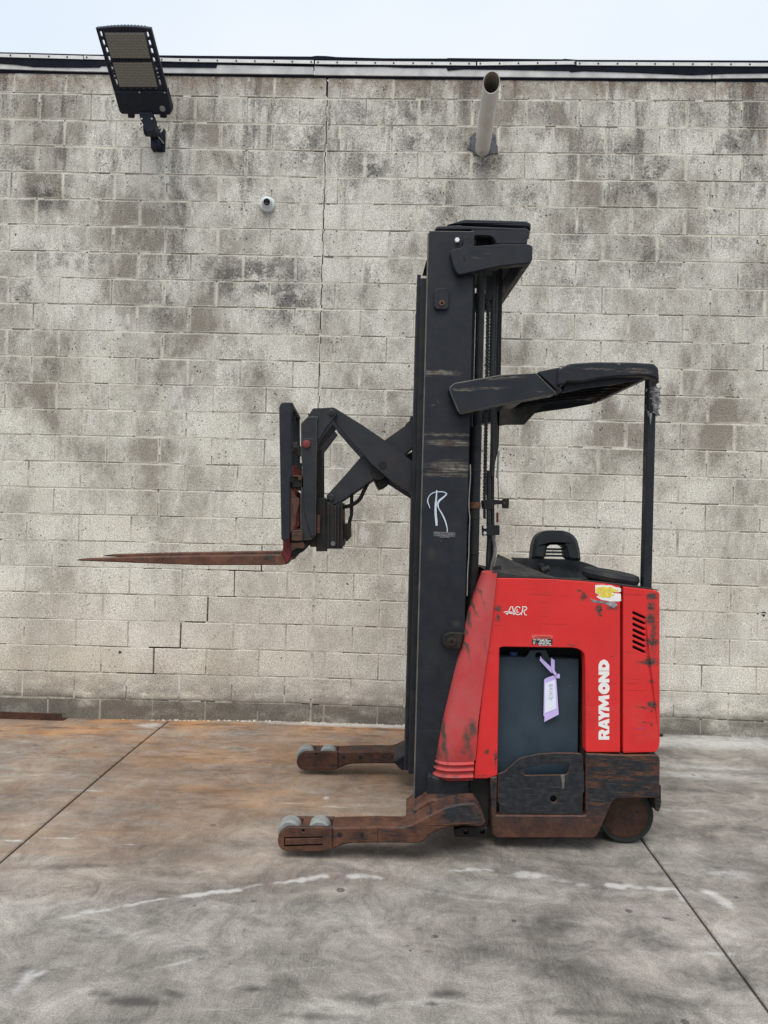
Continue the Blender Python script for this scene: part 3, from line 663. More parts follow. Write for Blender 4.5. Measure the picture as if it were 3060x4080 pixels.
topm = [(-XE, 160), (0, 205), (350, 214), (800, 219), (1240, 222), (1260, 219), (1300, 220), (1340, 224), (1530, 229), (1780, 230), (1785, 228), (2240, 233), (2250, 231), (2300, 235), (3060, 238), (5600, 275)]
rnd = random.Random(5); botm = [(-XE, 205), (0, 250), (60, 254), (130, 263), (210, 265), (330, 266), (395, 265), (400, 259), (620, 264), (860, 266), (864, 253), (1200, 255), (1260, 259), (1320, 262), (1530, 262), (1600, 266), (1780, 267), (1784, 278), (1850, 272), (2000, 274), (2150, 277), (2270, 279), (2275, 284), (2330, 280), (2500, 285), (2650, 291), (2760, 296), (2800, 294), (2900, 290), (3060, 288), (5600, 325)]
obj('membrane', strip(topm, botm, WALL-.022, WALL+.05), M['membrane'], wall)
bars = [(-XE, 0, 330, 'l'), (333, 0, 1250, 'l'), (1255, 0, 1896, ''), (1902, 0, 2292, ''), (2298, 0, 5600, '')]
def bary(x): 
    for (xa, ya), (xb, yb) in zip(BARL[:-1], BARL[1:]):
        if xa <= x <= xb: return ya+(yb-ya)*(x-xa)/(xb-xa)
BARL = [(-XE, 168), (0, 211), (300, 219), (345, 221), (700, 231), (1250, 239), (1530, 242), (1900, 245), (2290, 241), (2300, 246), (3060, 250), (5600, 290)]
scr = Geo()
for xa, _, xb, _ in bars:
    xs = [xa]+[p[0] for p in BARL if xa < p[0] < xb]+[xb]; dy = random.uniform(-2, 2)
    obj('termination_bar', strip([(x, bary(x)+dy) for x in xs], [(x, bary(x)+14+dy) for x in xs], WALL-.028, WALL-.0225), M['bar'], wall)
    x = xa+12
    while x < xb:
        if -300 < x < 3400:
            c = zat(x, bary(x)+7+dy); scr += cyl((c.x, WALL-.0315, c.z), (c.x, WALL-.0285, c.z), .007, 8, .001)
        x += 75+random.uniform(-3, 3)
o = obj('bar_screws', scr, M['screwhole'], wall); o['kind'] = 'stuff'
# coping body behind, so that the roof edge has depth
obj('roof_deck', boxg(x0, x1, WALL+.055, WALL+3, 4.80, 4.95, .003), M['membrane'], wall)

# ================================================================== REACH TRUCK
tr0 = Vector((.45, YC, 0))
truck = thing('reach_truck', tr0, 'red and black reach lift truck with raised forks parked side-on before the block wall', 'forklift')
KY = .065                  # the truck stands a few degrees off parallel to the wall
def tbox(x0, x1, y0, y1, z0, z1, bev=.003, em=0): return plate([(x0, z0), (x1, z0), (x1, z1), (x0, z1)], y0, y1, bev, lambda u, v, w: (u-KY*(w-y0), w, v), em)
def far(y0, y1): return 2*YC-y1, 2*YC-y0
def part(name, loops, y0, y1, mat, parent=None, bev=.002, both=False, em=None, matfar=None):
    ms = [M[mat]]+([M[em]] if em else [])
    o = obj(name, plate(loops, y0, y1, bev, lambda u, v, w: (u-KY*(w-y0), w, v), 1 if em else 0), ms, parent or truck)
    if both:
        a, b = far(y0, y1); ms2 = [M[matfar]] if matfar else ms
        obj(name, plate(loops, a, b, bev, XZ, 1 if (em and len(ms2) > 1) else 0), ms2, parent or truck).location.x = -KY*(a-y0)
    return o
def bolt(parent, k, x, y, Y, r, h=.012, mat='steel', hexa=True, name='bolt'):
    c = P3(k, x, y, Y); return obj(name, cyl((c.x, Y-h, c.z), (c.x, Y+.002, c.z), r, 6 if hexa else 20, .0015), M[mat], parent)

# ---- mast: outer C channels, inner rails, cylinders
mx = lambda k, x, y: at(*s(k, x, y), YM)
mtop = mx('A', 297, 190); mr = mx('A', 790, 690); mbl = mx('F', 1060, 610)
XL = (mtop.x+mbl.x)/2; XR = mr.x; ZT = mtop.z; ZB = mbl.z
notch = q('A', [(755, 190)], YM)[0]
def channel(parent, fy, sgn):
    w = .016; d = .085
    pr = [(XL, 0), (XR, 0), (XR, d), (XR-.022, d), (XR-.022, w), (XL+.022, w), (XL+.022, d), (XL, d)]
    fr = lambda u, v, h: (u, fy+sgn*v, h)
    return plate(pr, ZB-.02, ZT, .003, fr, 1)
ch = obj('mast_channel', channel(truck, YM, 1), [M['mast'], M['edge']], truck)
chf = obj('mast_channel', channel(truck, 2*YC-YM, -1), [M['mast'], M['edge']], truck); chf.location.x = -KY*(2*YC-2*YM)
# rubbed front edge of the near channel
obj('wear_strip', tbox(XL-.006, XL+.001, YM+.004, YM+.03, ZB, ZT-.01, .002), M['edge'], ch)
ra, rb_ = mx('A', 165, 725), mx('A', 200, 725); rc_, rd_ = mx('A', 220, 680), mx('A', 268, 680); zbot = at(1635, 3068, YM+.1).z
for yy, xa, xb, zt in ((YM+.095, ra.x+.004, rb_.x, ra.z), (YM+.045, rc_.x, XL+.05, rc_.z)):
    part('inner_rail', [(xa, zbot), (xb+.03, zbot), (xb+.03, zt), (xa, zt)], yy, yy+.035, 'black')
    a, b = far(yy, yy+.035); obj('inner_rail', plate([(xa, zbot), (xb+.03, zbot), (xb+.03, zt), (xa, zt)], a, b, .002), M['black'], truck)
# inner rails filling the mast between the flanges (lower stage web)
part('inner_rail', [(XL+.02, ZB+.1), (XR+.022, ZB+.1), (XR+.022, ZT-.17), (XL+.02, ZT-.17)], YM+.13, YM+.15, 'black', both=True)
for zc_ in (ZB+.18, ZB+1.1): obj('cross_tie', tbox(XR-.10, XR-.05, YM+.02, 2*YC-YM-.02, zc_, zc_+.12), M['black'], truck)
# adjuster plate with slotted screw
ad = part('adjuster_plate', [q('A', [(358, 855, 40), (395, 822, 40), (490, 822, 40), (522, 860, 40), (520, 1035, 40), (490, 1060, 40), (385, 1058, 40), (358, 1030, 40)], YM-.018)], YM-.018, YM+.002, 'mast', ch, .004)
c = P3('A', 444, 990, YM-.02); obj('adjuster_screw', lathe((c.x, YM-.017, c.z), (0, -1, 0), [(.0145, 0), (.0145, .004), (.012, .006), (.006, .006), (.005, .001), (0, .001)], 20), M['rustband'], ad)
part('slot', [q('A', [(420, 890, 26), (475, 890, 26), (475, 985, 10), (420, 985, 10)], YM-.0195)], YM-.0195, YM-.017, 'black', ad, .0005)
bolt(ch, 'A', 612, 300, YM-.01, .0125, .012, 'white', True, 'hex_bolt')
# lift cylinders
cyx0, cyx1 = at(*s('A', 820, 1200), 3.75), at(*s('A', 925, 1200), 3.75); cxr = (cyx1.x-cyx0.x)/2; cxc = (cyx0.x+cyx1.x)/2-.004
for yy in (3.755, 2*YC-3.755):
    cy = obj('lift_cylinder', cyl((cxc, yy, .25), (cxc, yy, ZT-.16), cxr*.92, 24), M['black'], truck)
    obj('cylinder_barrel', cyl((cxc-.004, yy, .25), (cxc-.004, yy, at(1900, 1700, 3.75).z), cxr*1.16, 24), M["black"], cy)
    if yy < 4:
        for k, yy2 in (('D', 75), ('D', 598), ('D', 985)):
            z = at(*s(k, 800, yy2), yy).z; obj('cable_tie', lathe((cxc-.004, yy, z), (0, 0, 1), [(cxr*1.16+.001, 0), (cxr*1.16+.003, .001), (cxr*1.16+.003, .006), (cxr*1.16+.001, .007)], 24), M['rubber'], cy)
        z0, z1 = at(*s('D', 800, 488), yy).z, at(*s('D', 800, 418), yy).z
        obj('clamp_band', lathe((cxc-.004, yy, z0), (0, 0, 1), [(cxr*1.16, 0), (cxr*1.16+.004, .001), (cxr*1.16+.004, z1-z0-.001), (cxr*1.16, z1-z0)], 24), M['rustband'], cy)
# thin loose wire along the channel edge
obj('loose_wire', tube([P3('D', 757, 0, YM-.006), P3('D', 758, 150, YM-.006), P3('D', 747, 300, YM-.006), P3('D', 742, 480, YM-.006), P3('D', 752, 590, YM-.006), P3('D', 745, 760, YM-.006), P3('D', 740, 1000, YM-.006), P3('D', 728, 1200, YM-.006), P3('D', 722, 1450, YM-.006)], .0028, 6), M['wire'], truck)
# chain of alternating link plates
yc_ = 3.80; pa, pb = P3('A', 955, 960, yc_), P3('D', 915, 340, yc_); g = Geo(); n_l = int((pa-pb).length/.0165)
for i in range(n_l):
    p = pa.lerp(pb, (i+.5)/n_l); t = .0105
    lk = [(p.x+.0105*math.cos(a), p.z+t*math.sin(a)) for a in [k*math.pi/4 for k in range(8)]]
    for dy in ((-.009, -.005, .005, .009) if i % 2 else (-.005, -.001, .001, .005))[::2]: g += plate([lk], yc_+dy, yc_+dy+.0035, .0007)
    g += cyl((p.x, yc_-.013, p.z+.0083), (p.x, yc_+.013, p.z+.0083), .004, 6, .0007)
obj('lift_chain', g, M['rubber'], truck)
obj('chain_anchor', cyl(P3('D', 913, 320, yc_), P3('D', 913, 600, yc_), .0075, 10), M['black'], truck)
part('chain_shroud', [q('A', [(930, 690), (1000, 690), (1005, 900), (985, 960), (935, 980)], yc_+.03)], yc_+.02, yc_+.06, 'black')
# hoses down the back of the mast
for k, (nm, pts, r, mt) in enumerate([
    ('hydraulic_hose', [('A', 1010, 640), ('A', 1000, 1200), ('A', 990, 1780), ('B', 395, 470), ('B', 385, 900), ('D', 962, 100), ('D', 960, 640), ('D', 965, 820), ('D', 955, 1000), ('D', 950, 1190)], .0125, 'rubber'),
    ('hydraulic_hose', [('A', 1045, 640), ('A', 1030, 1200), ('A', 1012, 1780), ('B', 412, 600), ('D', 1000, 100), ('D', 1000, 640), ('D', 1010, 820), ('D', 990, 1010), ('D', 965, 1190)], .0115, 'rubber'),
    ('hydraulic_hose', [('D', 1000, 780), ('D', 1025, 900), ('D', 1025, 1000), ('D', 1000, 1100), ('D', 970, 1200)], .0095, 'wire'),
    ('hydraulic_hose', [('D', 985, 780), ('D', 975, 1000), ('D', 955, 1190)], .010, 'rubber')]):
    obj(nm, tube([P3(a, x, y, 3.85+.03*(k % 2)) for a, x, y in pts], r, 8, 6), M[mt], truck)
part('rear_rail', [q('A', [(1062, 610), (1112, 610), (1092, 1790), (1042, 1790)], 3.95)], 3.94, 3.965, 'black')
part('rear_rail', [q('B', [(408, 390), (446, 390), (436, 700), (398, 880), (395, 1090), (380, 1090), (392, 700)], 3.95)], 3.94, 3.965, 'black')
obj('cable_sheath', tube([P3('B', 436, 730, 3.93), P3('B', 430, 860, 3.93), P3('B', 425, 930, 3.93)], .006, 6, 4, True, .15), M['mesh'], truck)
obj('safety_wire', tube([P3('B', 430, 900, 3.93), P3('B', 433, 1000, 3.93), P3('D', 1065, 350, 3.93), P3('D', 1060, 480, 3.93)], .0028, 6, 4), M['wire'], truck)
part('crown_shade_plate', [q('A', [(825, 240), (1060, 240), (1060, 400), (825, 400)], YM+.09)], YM+.085, YM+.1, 'rustband' if False else 'dark', None, .002)  # added dark plate, its colour stands for the shade inside the crown notch
obj('spring', tube([P3('D', 1055, 530, 3.93), P3('D', 1055, 640, 3.93)], .006, 8, 0), M['redpin'], truck)
# brackets that clamp the hoses
bk = part('hose_bracket', [q('D', [(870, 400, 8), (985, 385, 8), (1100, 400), (1108, 382, 8), (1178, 380, 8), (1175, 488, 8), (1105, 485), (1098, 440), (1015, 445), (1015, 505), (880, 490)], 3.86)], 3.835, 3.845, 'black', None, .002)
c = P3('D', 1130, 428, 3.835); obj('bolt', cyl((c.x, 3.823, c.z), (c.x, 3.836, c.z), .008, 8), M['rustband'], bk)
c = P3('D', 912, 452, 3.835); obj('bolt', cyl((c.x, 3.823, c.z), (c.x, 3.836, c.z), .008, 8), M['rustband'], bk)
bk = part('hose_bracket', [q('D', [(880, 672, 8), (1075, 668, 8), (1075, 778, 8), (885, 785, 8)], 3.82)], 3.80, 3.815, 'black', None, .002)
for yy in (692, 757):
    c = P3('D', 915, yy, 3.80); obj('bolt', cyl((c.x, 3.785, c.z), (c.x, 3.802, c.z), .0095, 8), M['steel'], bk)

# ---- crown on top of the mast and the upper guard arms
YA = YM-.045
part('mast_crown', [q('A', [(366, 186), (385, 142, 25), (640, 130), (680, 138), (1390, 165, 30), (1415, 200), (1412, 245, 20), (1388, 290, 20), (1384, 345), (1040, 345), (1022, 290, 30), (985, 256, 25), (820, 250, 30), (790, 275, 30), (786, 330), (770, 345), (757, 330), (757, 186)], YM+.02)], YM+.018, 2*YC-YM-.018, 'guard', None, .006)
part('crown_cap', [q('A', [(505, 132), (690, 72, 30), (1375, 92, 40), (1423, 118, 15), (1420, 186), (1385, 158), (690, 128)], YM+.06)], YM+.05, 2*YC-YM-.05, 'guard', None, .006)
up = [q('A', [(538, 425, 10), (565, 395, 20), (660, 376, 20), (682, 350, 20), (682, 262, 12), (742, 250, 8), (746, 345, 30), (790, 362), (1100, 336), (1400, 336, 20), (1446, 362, 20), (1442, 515, 20), (1412, 548, 20), (1090, 580), (900, 620), (640, 678, 30), (605, 655, 20), (572, 580), (540, 455)], YA)]
part('mast_guard_arm', up, YA, YM+.002, 'guard', None, .004, both=True)
cp = q('A', [(1352, 340), (1444, 362), (1440, 515), (1410, 548), (1352, 552)], YA)
part('mast_guard_plate', [cp], YM-.005, 2*YC-YM+.005, 'guard', None, .003)
lg = at(*s('A', 692, 492), YA-.001)
obj('stamped_mark', stroke([(lg.x+dx*.001, lg.z+dz*.001) for dx, dz in ((-3, 14), (1, 9), (-2, 4), (2, 0), (-1, -5), (3, -9), (0, -14))], .006, YA-.0006), M['dark'], truck)

# ---- overhead guard
YG = 3.56
ga = [q('B', [(76, 262, 14), (112, 232, 14), (450, 172), (712, 156, 8), (862, 303, 8), (850, 316, 6), (460, 388), (160, 463, 12), (138, 440, 12), (76, 285, 10)], YG)]
part('guard_arm', ga, YG, YM+.002, 'guard', None, .004, both=True, em='edge')
gj = [q('B', [(722, 158), (735, 148), (885, 118), (888, 250), (905, 296), (890, 306)], YG+.01)]
part('guard_arm_link', gj, YG+.006, YM+.01, 'guard', None, .003, both=True)
rim = [q('B', [(868, 250, 10), (872, 135, 14), (950, 90, 40), (1150, 78), (1400, 80), (1580, 90, 20), (1612, 125, 15), (1617, 200, 8), (1608, 238, 8), (1590, 196, 20), (1520, 180), (1300, 185), (1180, 198), (1050, 225, 20), (935, 224, 8), (925, 242, 8)], YG-.01)]
part('guard_rim', rim, YG-.012, YG+.05, 'guard', None, .007)
rimf = [q('B', [(868, 250, 10), (872, 135, 14), (950, 90, 40), (1150, 78), (1400, 80), (1580, 90, 20), (1612, 125, 15), (1605, 165, 10), (1520, 172), (1300, 180), (1180, 198), (1050, 225, 20), (935, 224, 8), (925, 242, 8)], YG-.01)]
a, b = far(YG-.012, YG+.05); obj('guard_rim', plate(rimf, a, b, .007), M['guard'], truck).location.x = -KY*(a-YG)
# lower lip, rear beam and the louvre slats seen from below
lip = [q('B', [(905, 298), (925, 240), (1050, 226), (1180, 199), (1300, 186), (1510, 182), (1512, 200), (1300, 240), (1060, 272), (900, 305)], YG+.045)]
part('guard_lip', lip, YG+.048, YG+.06, 'guard', None, .002, both=True)
rr = q('B', [(1578, 100), (1605, 118), (1610, 165), (1578, 165)], YG)
part('guard_rear_beam', [rr], YG+.04, 2*YC-YG-.04, 'guard', None, .005)
xl = P3('B', 735, 150, YG).x; xr_ = P3('B', 1560, 150, YG).x; z0 = P3('B', 735, 225, YG).z; z1 = P3('B', 1560, 130, YG).z
nsl = 8
for i in range(nsl):
    ya = YG+.07+(2*YC-2*YG-.14)*i/nsl; yb = ya+(2*YC-2*YG-.14)/nsl-.002; t = .03*math.sin(math.pi*(i+.5)/nsl)
    fr = lambda u, v, w: (u, v, w+(v-ya)*.10)
    g = Geo(); vs = []; zz = lambda x: z0+(z1-z0)*min(1, max(0, (x-xl)/(xr_-xl)))**.75
    xs = [xl+(xr_-xl)*k/8 for k in range(9)]
    for x in xs: vs += [(x, ya, zz(x)-.012), (x, yb, zz(x)+.004), (x, yb, zz(x)+.012), (x, ya, zz(x)-.004)]
    fs = [[4*k+j, 4*k+(j+1) % 4, 4*k+4+(j+1) % 4, 4*k+4+j] for k in range(8) for j in range(4)]+[[3, 2, 1, 0], [32, 33, 34, 35]]
    obj('guard_slat', g.add(vs, fs), M['guard'], truck)
g = Geo(); xs = [xl+(xr_-xl)*k/8 for k in range(9)]; zz = lambda x: z0+(z1-z0)*min(1, max(0, (x-xl)/(xr_-xl)))**.75
vs = []
for x in xs: vs += [(x, YG+.06, zz(x)+.014), (x, 2*YC-YG-.06, zz(x)+.014), (x, 2*YC-YG-.06, zz(x)+.018), (x, YG+.06, zz(x)+.018)]
obj('guard_sheet', g.add(vs, [[4*k+j, 4*k+(j+1) % 4, 4*k+4+(j+1) % 4, 4*k+4+j] for k in range(8) for j in range(4)]), M['guard'], truck)
obj('guard_front_beam', tbox(xl-.05, xl+.01, YG+.05, 2*YC-YG-.05, z0-.03, z0+.03), M['guard'], truck)
# under-guard gusset and hose shelf between the arms
part('guard_gusset', [q('B', [(450, 380), (850, 316), (700, 480), (560, 480), (445, 500)], YM)], YM+.3, YM+.32, 'dusty', None)
# rear post with torn foam wrap
YP = 3.70
pt, pbm = P3('B', 1546, 232, YP), P3('E', 1453, 560, YP); pw = .0205
post = obj('guard_post', tbox(pbm.x-pw, pbm.x+pw, YP, YP+.05, pbm.z-.12, pt.z+.03, .004), M['mast'], truck)
rnd = random.Random(9); vs = []; zs_ = [pt.z-.02-i*.0085 for i in range(16)]; sg = 14
for i, z in enumerate(zs_):
    for k in range(sg):
        a = 2*math.pi*k/sg; r = .036*(1+rnd.uniform(-.25, .25))*(1-.03*i*(.3 if k % 3 else 1)); vs.append((pbm.x+.012+r*math.cos(a), YP+.025+r*math.sin(a), z+rnd.uniform(-.004, .004)-(.02*rnd.random() if i == 15 else 0)))
fs = [[i*sg+k, i*sg+(k+1) % sg, (i+1)*sg+(k+1) % sg, (i+1)*sg+k] for i in range(15) for k in range(sg)]
w = obj('torn_wrap', Geo().add(vs, fs), M['foam'], post)
g = Geo(); 
for (x, y, dx, L) in ((1552, 455, .007, .06), (1592, 440, .008, .02), (1535, 440, .006, .03), (1560, 80, .008, -.014)):
    p = P3('B', x, y, YP-.012); g = plate([(p.x-dx, p.z), (p.x+dx, p.z), (p.x+dx*.5, p.z-L*.6), (p.x+dx*.1, p.z-L)], YP-.014, YP-.010, .0005)
    obj('wrap_shred', g, M['foam'], post)

# ---- tractor body
out = [(1888, 3102), (1931, 2646), (1965, 2303)]
top = [s('E', *p) for p in ((205, 463), (450, 466), (700, 474), (900, 488), (1100, 508), (1236, 527))]
bt = [(2472, 2998), (2338, 2997)]
cut = [(2334, 2990), (2333, 2680, 0), (2330, 2600, 70), (2295, 2581, 40), (2005, 2577, 10), (1990, 2580, 12), (1986, 2800), (1982, 3088, 0), (1958, 3098), (1940, 3102)]
poly = rounded([(x, y, 0) for x, y in out+top+[(2472, 2335)]+bt]+[(*p, 0)[:3] if len(p) == 2 else p for p in cut])
body = part('side_panel', [[(at(x, y, YB).x, at(x, y, YB).z) for x, y in poly]], YB, YB+.055, 'red', None, .003)
a, b = far(YB, YB+.055); obj('side_panel', plate([[(at(x, y, YB).x, at(x, y, YB).z) for x, y in poly]], a, b, .003), [M['redplain']], truck).location.x = -KY*(a-YB)
rp_ = [(2483, 2338, 4), (2612, 2352, 6), (2628, 2362, 6), (2629, 2965, 18), (2618, 2996, 14), (2483, 3000, 4)]
door = part('rear_door', [[(at(x, y, YB).x, at(x, y, YB).z) for x, y in rounded(rp_)]]+[q('J', [(650, y0, 6), (668, y0+2, 6), (797, y0+62, 8), (806, y0+88, 8), (790, y0+92, 8), (650, y0+30, 8)], YB) for y0 in (400, 468, 536, 604, 670, 738, 804)], YB-.001, YB+.05, 'red', None, .0022)
obj('vent_backing', tbox(P3('J', 640, 600, YB).x, P3('J', 815, 600, YB).x, YB+.03, YB+.032, P3('J', 700, 900, YB).z, P3('J', 700, 390, YB).z, .0005), M['dark'], door)
Xr = at(2628, 2700, YB).x; zt_ = at(2628, 2358, YB).z; zm_ = at(2628, 2990, YB).z
obj('rear_cover', tbox(Xr-.05, Xr+.002, YB+.045, 2*YC-YB-.045, zm_+.01, zt_-.02, .01), M['redplain'], truck)
a, b = far(YB, YB+.05); obj('rear_door', plate([[(at(x, y, YB).x, at(x, y, YB).z) for x, y in rounded(rp_)]], a, b, .008), M['redplain'], truck).location.x = -KY*(a-YB)
g = Geo()
for i in range(14):
    z = P3('J', 970, 1270+i*40, YB).z; g += tbox(Xr, Xr+.006, YB+.06, YB+.4, z-.008, z, .002)
obj('rear_louvre', g, M['redplain'], truck)
# inside of the battery bay and chassis core
Xa = at(1905, 2900, YB).x; zdk = at(2100, 2330, YB).z-.02
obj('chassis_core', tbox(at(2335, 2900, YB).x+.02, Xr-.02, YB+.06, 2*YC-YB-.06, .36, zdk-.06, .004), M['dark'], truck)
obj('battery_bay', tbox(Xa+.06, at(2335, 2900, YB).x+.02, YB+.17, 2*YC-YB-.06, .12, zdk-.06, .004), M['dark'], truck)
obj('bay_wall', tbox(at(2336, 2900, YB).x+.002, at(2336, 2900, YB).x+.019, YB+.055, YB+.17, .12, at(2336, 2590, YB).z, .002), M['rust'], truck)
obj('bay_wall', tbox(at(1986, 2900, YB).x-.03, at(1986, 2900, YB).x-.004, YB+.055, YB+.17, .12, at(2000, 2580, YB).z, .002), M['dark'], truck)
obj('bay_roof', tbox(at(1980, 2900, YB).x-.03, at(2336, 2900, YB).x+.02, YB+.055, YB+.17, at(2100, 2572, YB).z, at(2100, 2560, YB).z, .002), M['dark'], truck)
YT = YB+.075
bat = part('battery', [q('I', [(60, 405), (570, 405), (640, 290, 10), (895, 290, 10), (957, 428), (1425, 440, 12), (1436, 455), (1420, 1990), (1418, 2600), (60, 2600)], YT), circ('I', 772, 385, 56, YT, 18)], YT, YT+.012, 'battery', None, .002)
bx0, bx1 = P3('I', 60, 1000, YT).x, P3('I', 1425, 1000, YT).x
obj('battery_case', tbox(bx0, bx1, YT+.0125, YT+.085, .14, P3('I', 700, 412, YT).z, .002), M['battery'], bat)
c = P3('I', 350, 350, YT+.05); obj('filler_cap', cyl((c.x, YT+.05, c.z-.012), (c.x, YT+.05, c.z+.012), .024, 16, .003), M['blue'], bat)
# frame: scraped lower skirt and rear block
YF = YB-.004
fp = [(112, 452), (168, 442), (161, 763), (888, 766), (903, 760), (903, 252), (1190, 264), (1440, 264), (1500, 266, 20), (1516, 300, 20), (1512, 598, 24), (1492, 622, 20), (1150, 627, 12), (1112, 670), (1002, 925, 12), (975, 955, 16), (165, 953, 6), (128, 925)]
frm = part('frame_skirt', [q('G', fp, YF)], YF, YF+.06, 'frame', None, .006, em='rust')
a, b = far(YF, YF+.06); obj('frame_skirt', plate([q('G', fp, YF)], a, b, .006), [M['frame']], truck).location.x = -KY*(a-YF)
obj('frame_rear', tbox(Xr-.1, Xr+.006, YB+.05, 2*YC-YB-.05, P3('G', 1500, 615, YF).z, P3('G', 1500, 270, YF).z, .008), M['frame'], truck)
gp = [(175, 422), (228, 402), (350, 292, 30), (500, 258), (650, 247), (780, 248), (862, 253, 14), (879, 275, 10), (883, 400), (889, 410), (889, 572), (878, 582), (872, 758), (190, 755), (190, 690), (173, 645)]
gate = part('battery_gate', [q('G', gp, YB+.004), q('G', [(385, 412, 14), (418, 368, 14), (560, 340), (745, 329, 14), (772, 345, 14), (752, 415, 14), (735, 428, 10), (395, 433, 14)], YB+.004), circ('G', 633, 630, 28, YB+.004)], YB+.004, YB+.016, 'gate', None, .003, em='rust')
part('weld_bead', [q('G', [(692, 432), (724, 432), (728, 470), (722, 548), (706, 548), (700, 480)], YB)], YB+.001, YB+.006, 'edge', gate, .001)
obj('bay_floor', tbox(P3('G', 130, 900, YB).x, P3('G', 950, 900, YB).x, YB+.05, 2*YC-YB-.05, P3('G', 400, 930, YB).z, P3('G', 400, 790, YB).z, .004), M['black'], truck)
# rear flap
part('rear_flap', [q('G', [(1465, 628), (1522, 520), (1526, 660), (1520, 705, 20), (1506, 738, 8), (1476, 726, 8)], YB+.06)], YB+.06, YB+.3, 'frame', None, .004)
obj('rear_catch', cyl(P3('G', 1510, 102, YB+.1), P3('G', 1536, 102, YB+.1), .008, 8), M['black'], truck)
# drive wheel
YW = YB+.115
wc = P3('G', 1232, 733, YW); wr = wc.z
wr = (P3('G', 1468, 733, YW)-wc).length; wc.z = wr
wheel = obj('drive_wheel', lathe((wc.x, YW, wc.z), (0, 1, 0), [(wr*.79, .014), (wr*.80, .002), (wr*.93, 0), (wr*.985, .008), (wr, .022), (wr, .13), (wr*.97, .145), (wr*.79, .15)], 56), M['tyre'], truck)
obj('rim', lathe((wc.x, YW, wc.z), (0, 1, 0), [(wr*.795, .004), (wr*.74, .003), (wr*.70, .016), (wr*.66, .05), (wr*.30, .055), (wr*.27, .04), (.001, .04)], 48), M['rim'], wheel)
for an in range(0, 360, 72):
    x = wc.x+wr*.42*math.cos(R(an+40)); z = wc.z+wr*.42*math.sin(R(an+40)); obj('wheel_nut', cyl((x, YW+.024, z), (x, YW+.056, z), .0135, 6), M['rust_far'], wheel)
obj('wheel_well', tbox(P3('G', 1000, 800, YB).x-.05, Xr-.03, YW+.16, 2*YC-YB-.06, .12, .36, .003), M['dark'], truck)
obj('caster_wheel', lathe((wc.x-.02, 2*YC-YW-.1, .06), (0, 1, 0), [(.04, 0), (.06, .006), (.06, .054), (.04, .06)], 28), M['tyre'], truck)

# ---- deck, console, back pad, steering disc
tp_ = [s('E', *p) for p in ((170, 420), (215, 462), (450, 466), (700, 474), (900, 488), (1100, 508), (1236, 527), (1420, 548), (1545, 566))]
up_ = [s('E', *p) for p in ((1545, 560), (1430, 538), (1236, 512), (1100, 496), (900, 478), (760, 466), (600, 446), (400, 438), (190, 408))]
part('deck_cover', [[(at(x, y, YB+.006).x, at(x, y, YB+.006).z) for x, y in tp_+up_]], YB+.006, YB+.03, 'dusty', None, .003)
dl, dm_, dr = at(*s('E', 172, 415), YB), at(*s('E', 760, 466), YB), at(*s('E', 1545, 566), YB)
g = Geo(); g.add([(dl.x, YB+.02, dl.z-.012), (dm_.x, YB+.02, dm_.z-.004), (dr.x, YB+.02, dr.z-.004), (dr.x, 2*YC-YB-.02, dr.z-.004), (dm_.x, 2*YC-YB-.02, dm_.z-.06), (dl.x, 2*YC-YB-.02, dl.z-.012)], [[0, 1, 4, 5], [1, 2, 3, 4]])
obj('deck_floor', g, M['dusty'], truck, fix=False)
# wedge console: rises towards its far ridge
w1, w2, w3 = at(*s('E', 168, 425), YB+.03), at(*s('E', 215, 458), YB+.012), at(*s('E', 720, 466), YB+.012)
k1, k2, k3 = at(*s('E', 212, 264), YB+.33), at(*s('E', 395, 345), YB+.33), at(*s('E', 610, 430), YB+.2)
vs = [w1, w2, w3, k3, k2, k1]; vs += [Vector((v.x, v.y, v.z-.09)) for v in vs]
obj('console', Geo().add(vs, [[0, 1, 3, 4, 5], [1, 2, 3], [6, 7, 1, 0], [7, 8, 2, 1], [8, 9, 3, 2], [9, 10, 4, 3], [10, 11, 5, 4], [11, 6, 0, 5]]), M['dusty'], truck)
part('console_tab', [q('E', [(185, 362), (240, 358), (242, 390), (180, 392)], YB+.09)], YB+.085, YB+.093, 'black', None, .001)
# curved padded wall of the operator bay
g = Geo(); vs = []; N_ = 22
for i in range(N_+1):
    t = i/N_; ex = 330+ (1100-330)*t; ey = 292+24*t+86*max(0, (t-.62)/.38)**1.6; Y = YB+.70-.18*max(0, (t-.55)/.45)**2-.25*max(0, (.25-t)/.25)**2
    a = at(*s('E', ex, ey), Y); d = Vector((0, -.10, -.05))
    vs += [a+Vector((0, .03, -.01)), a, a+Vector((0, -.012, -.004)), a+Vector((0, -.05, -.06)), a+Vector((0, -.16, -.16)), a+Vector((0, -.25, -.2))]
m = 6
obj('operator_bay_wall', g.add(vs, [[i*m+j, i*m+j+1, (i+1)*m+j+1, (i+1)*m+j] for i in range(N_) for j in range(m-1)], 0, True), M['pad'], truck, fix=False, sharp=60)
YS = YB+.62
part('back_pad', [q('E', [(486, 300, 10), (498, 190), (520, 120, 40), (570, 80, 50), (650, 68), (740, 70), (800, 85, 50), (855, 130, 40), (880, 220), (890, 318, 12), (800, 318, 20), (765, 290), (755, 210, 15), (720, 188, 10), (640, 186, 10), (612, 205, 10), (602, 270), (585, 305, 10)], YS)], YS-.05, YS+.05, 'pad', None, .016)
for yy in (222, 248, 276): part('pad_rib', [q('E', [(596, yy-7), (772, yy-4), (772, yy+13), (596, yy+10)], YS-.01)], YS-.01, YS+.01, 'pad', None, .001)
sc_ = at(*s('E', 1140, 470), YB+.2); sr = .142
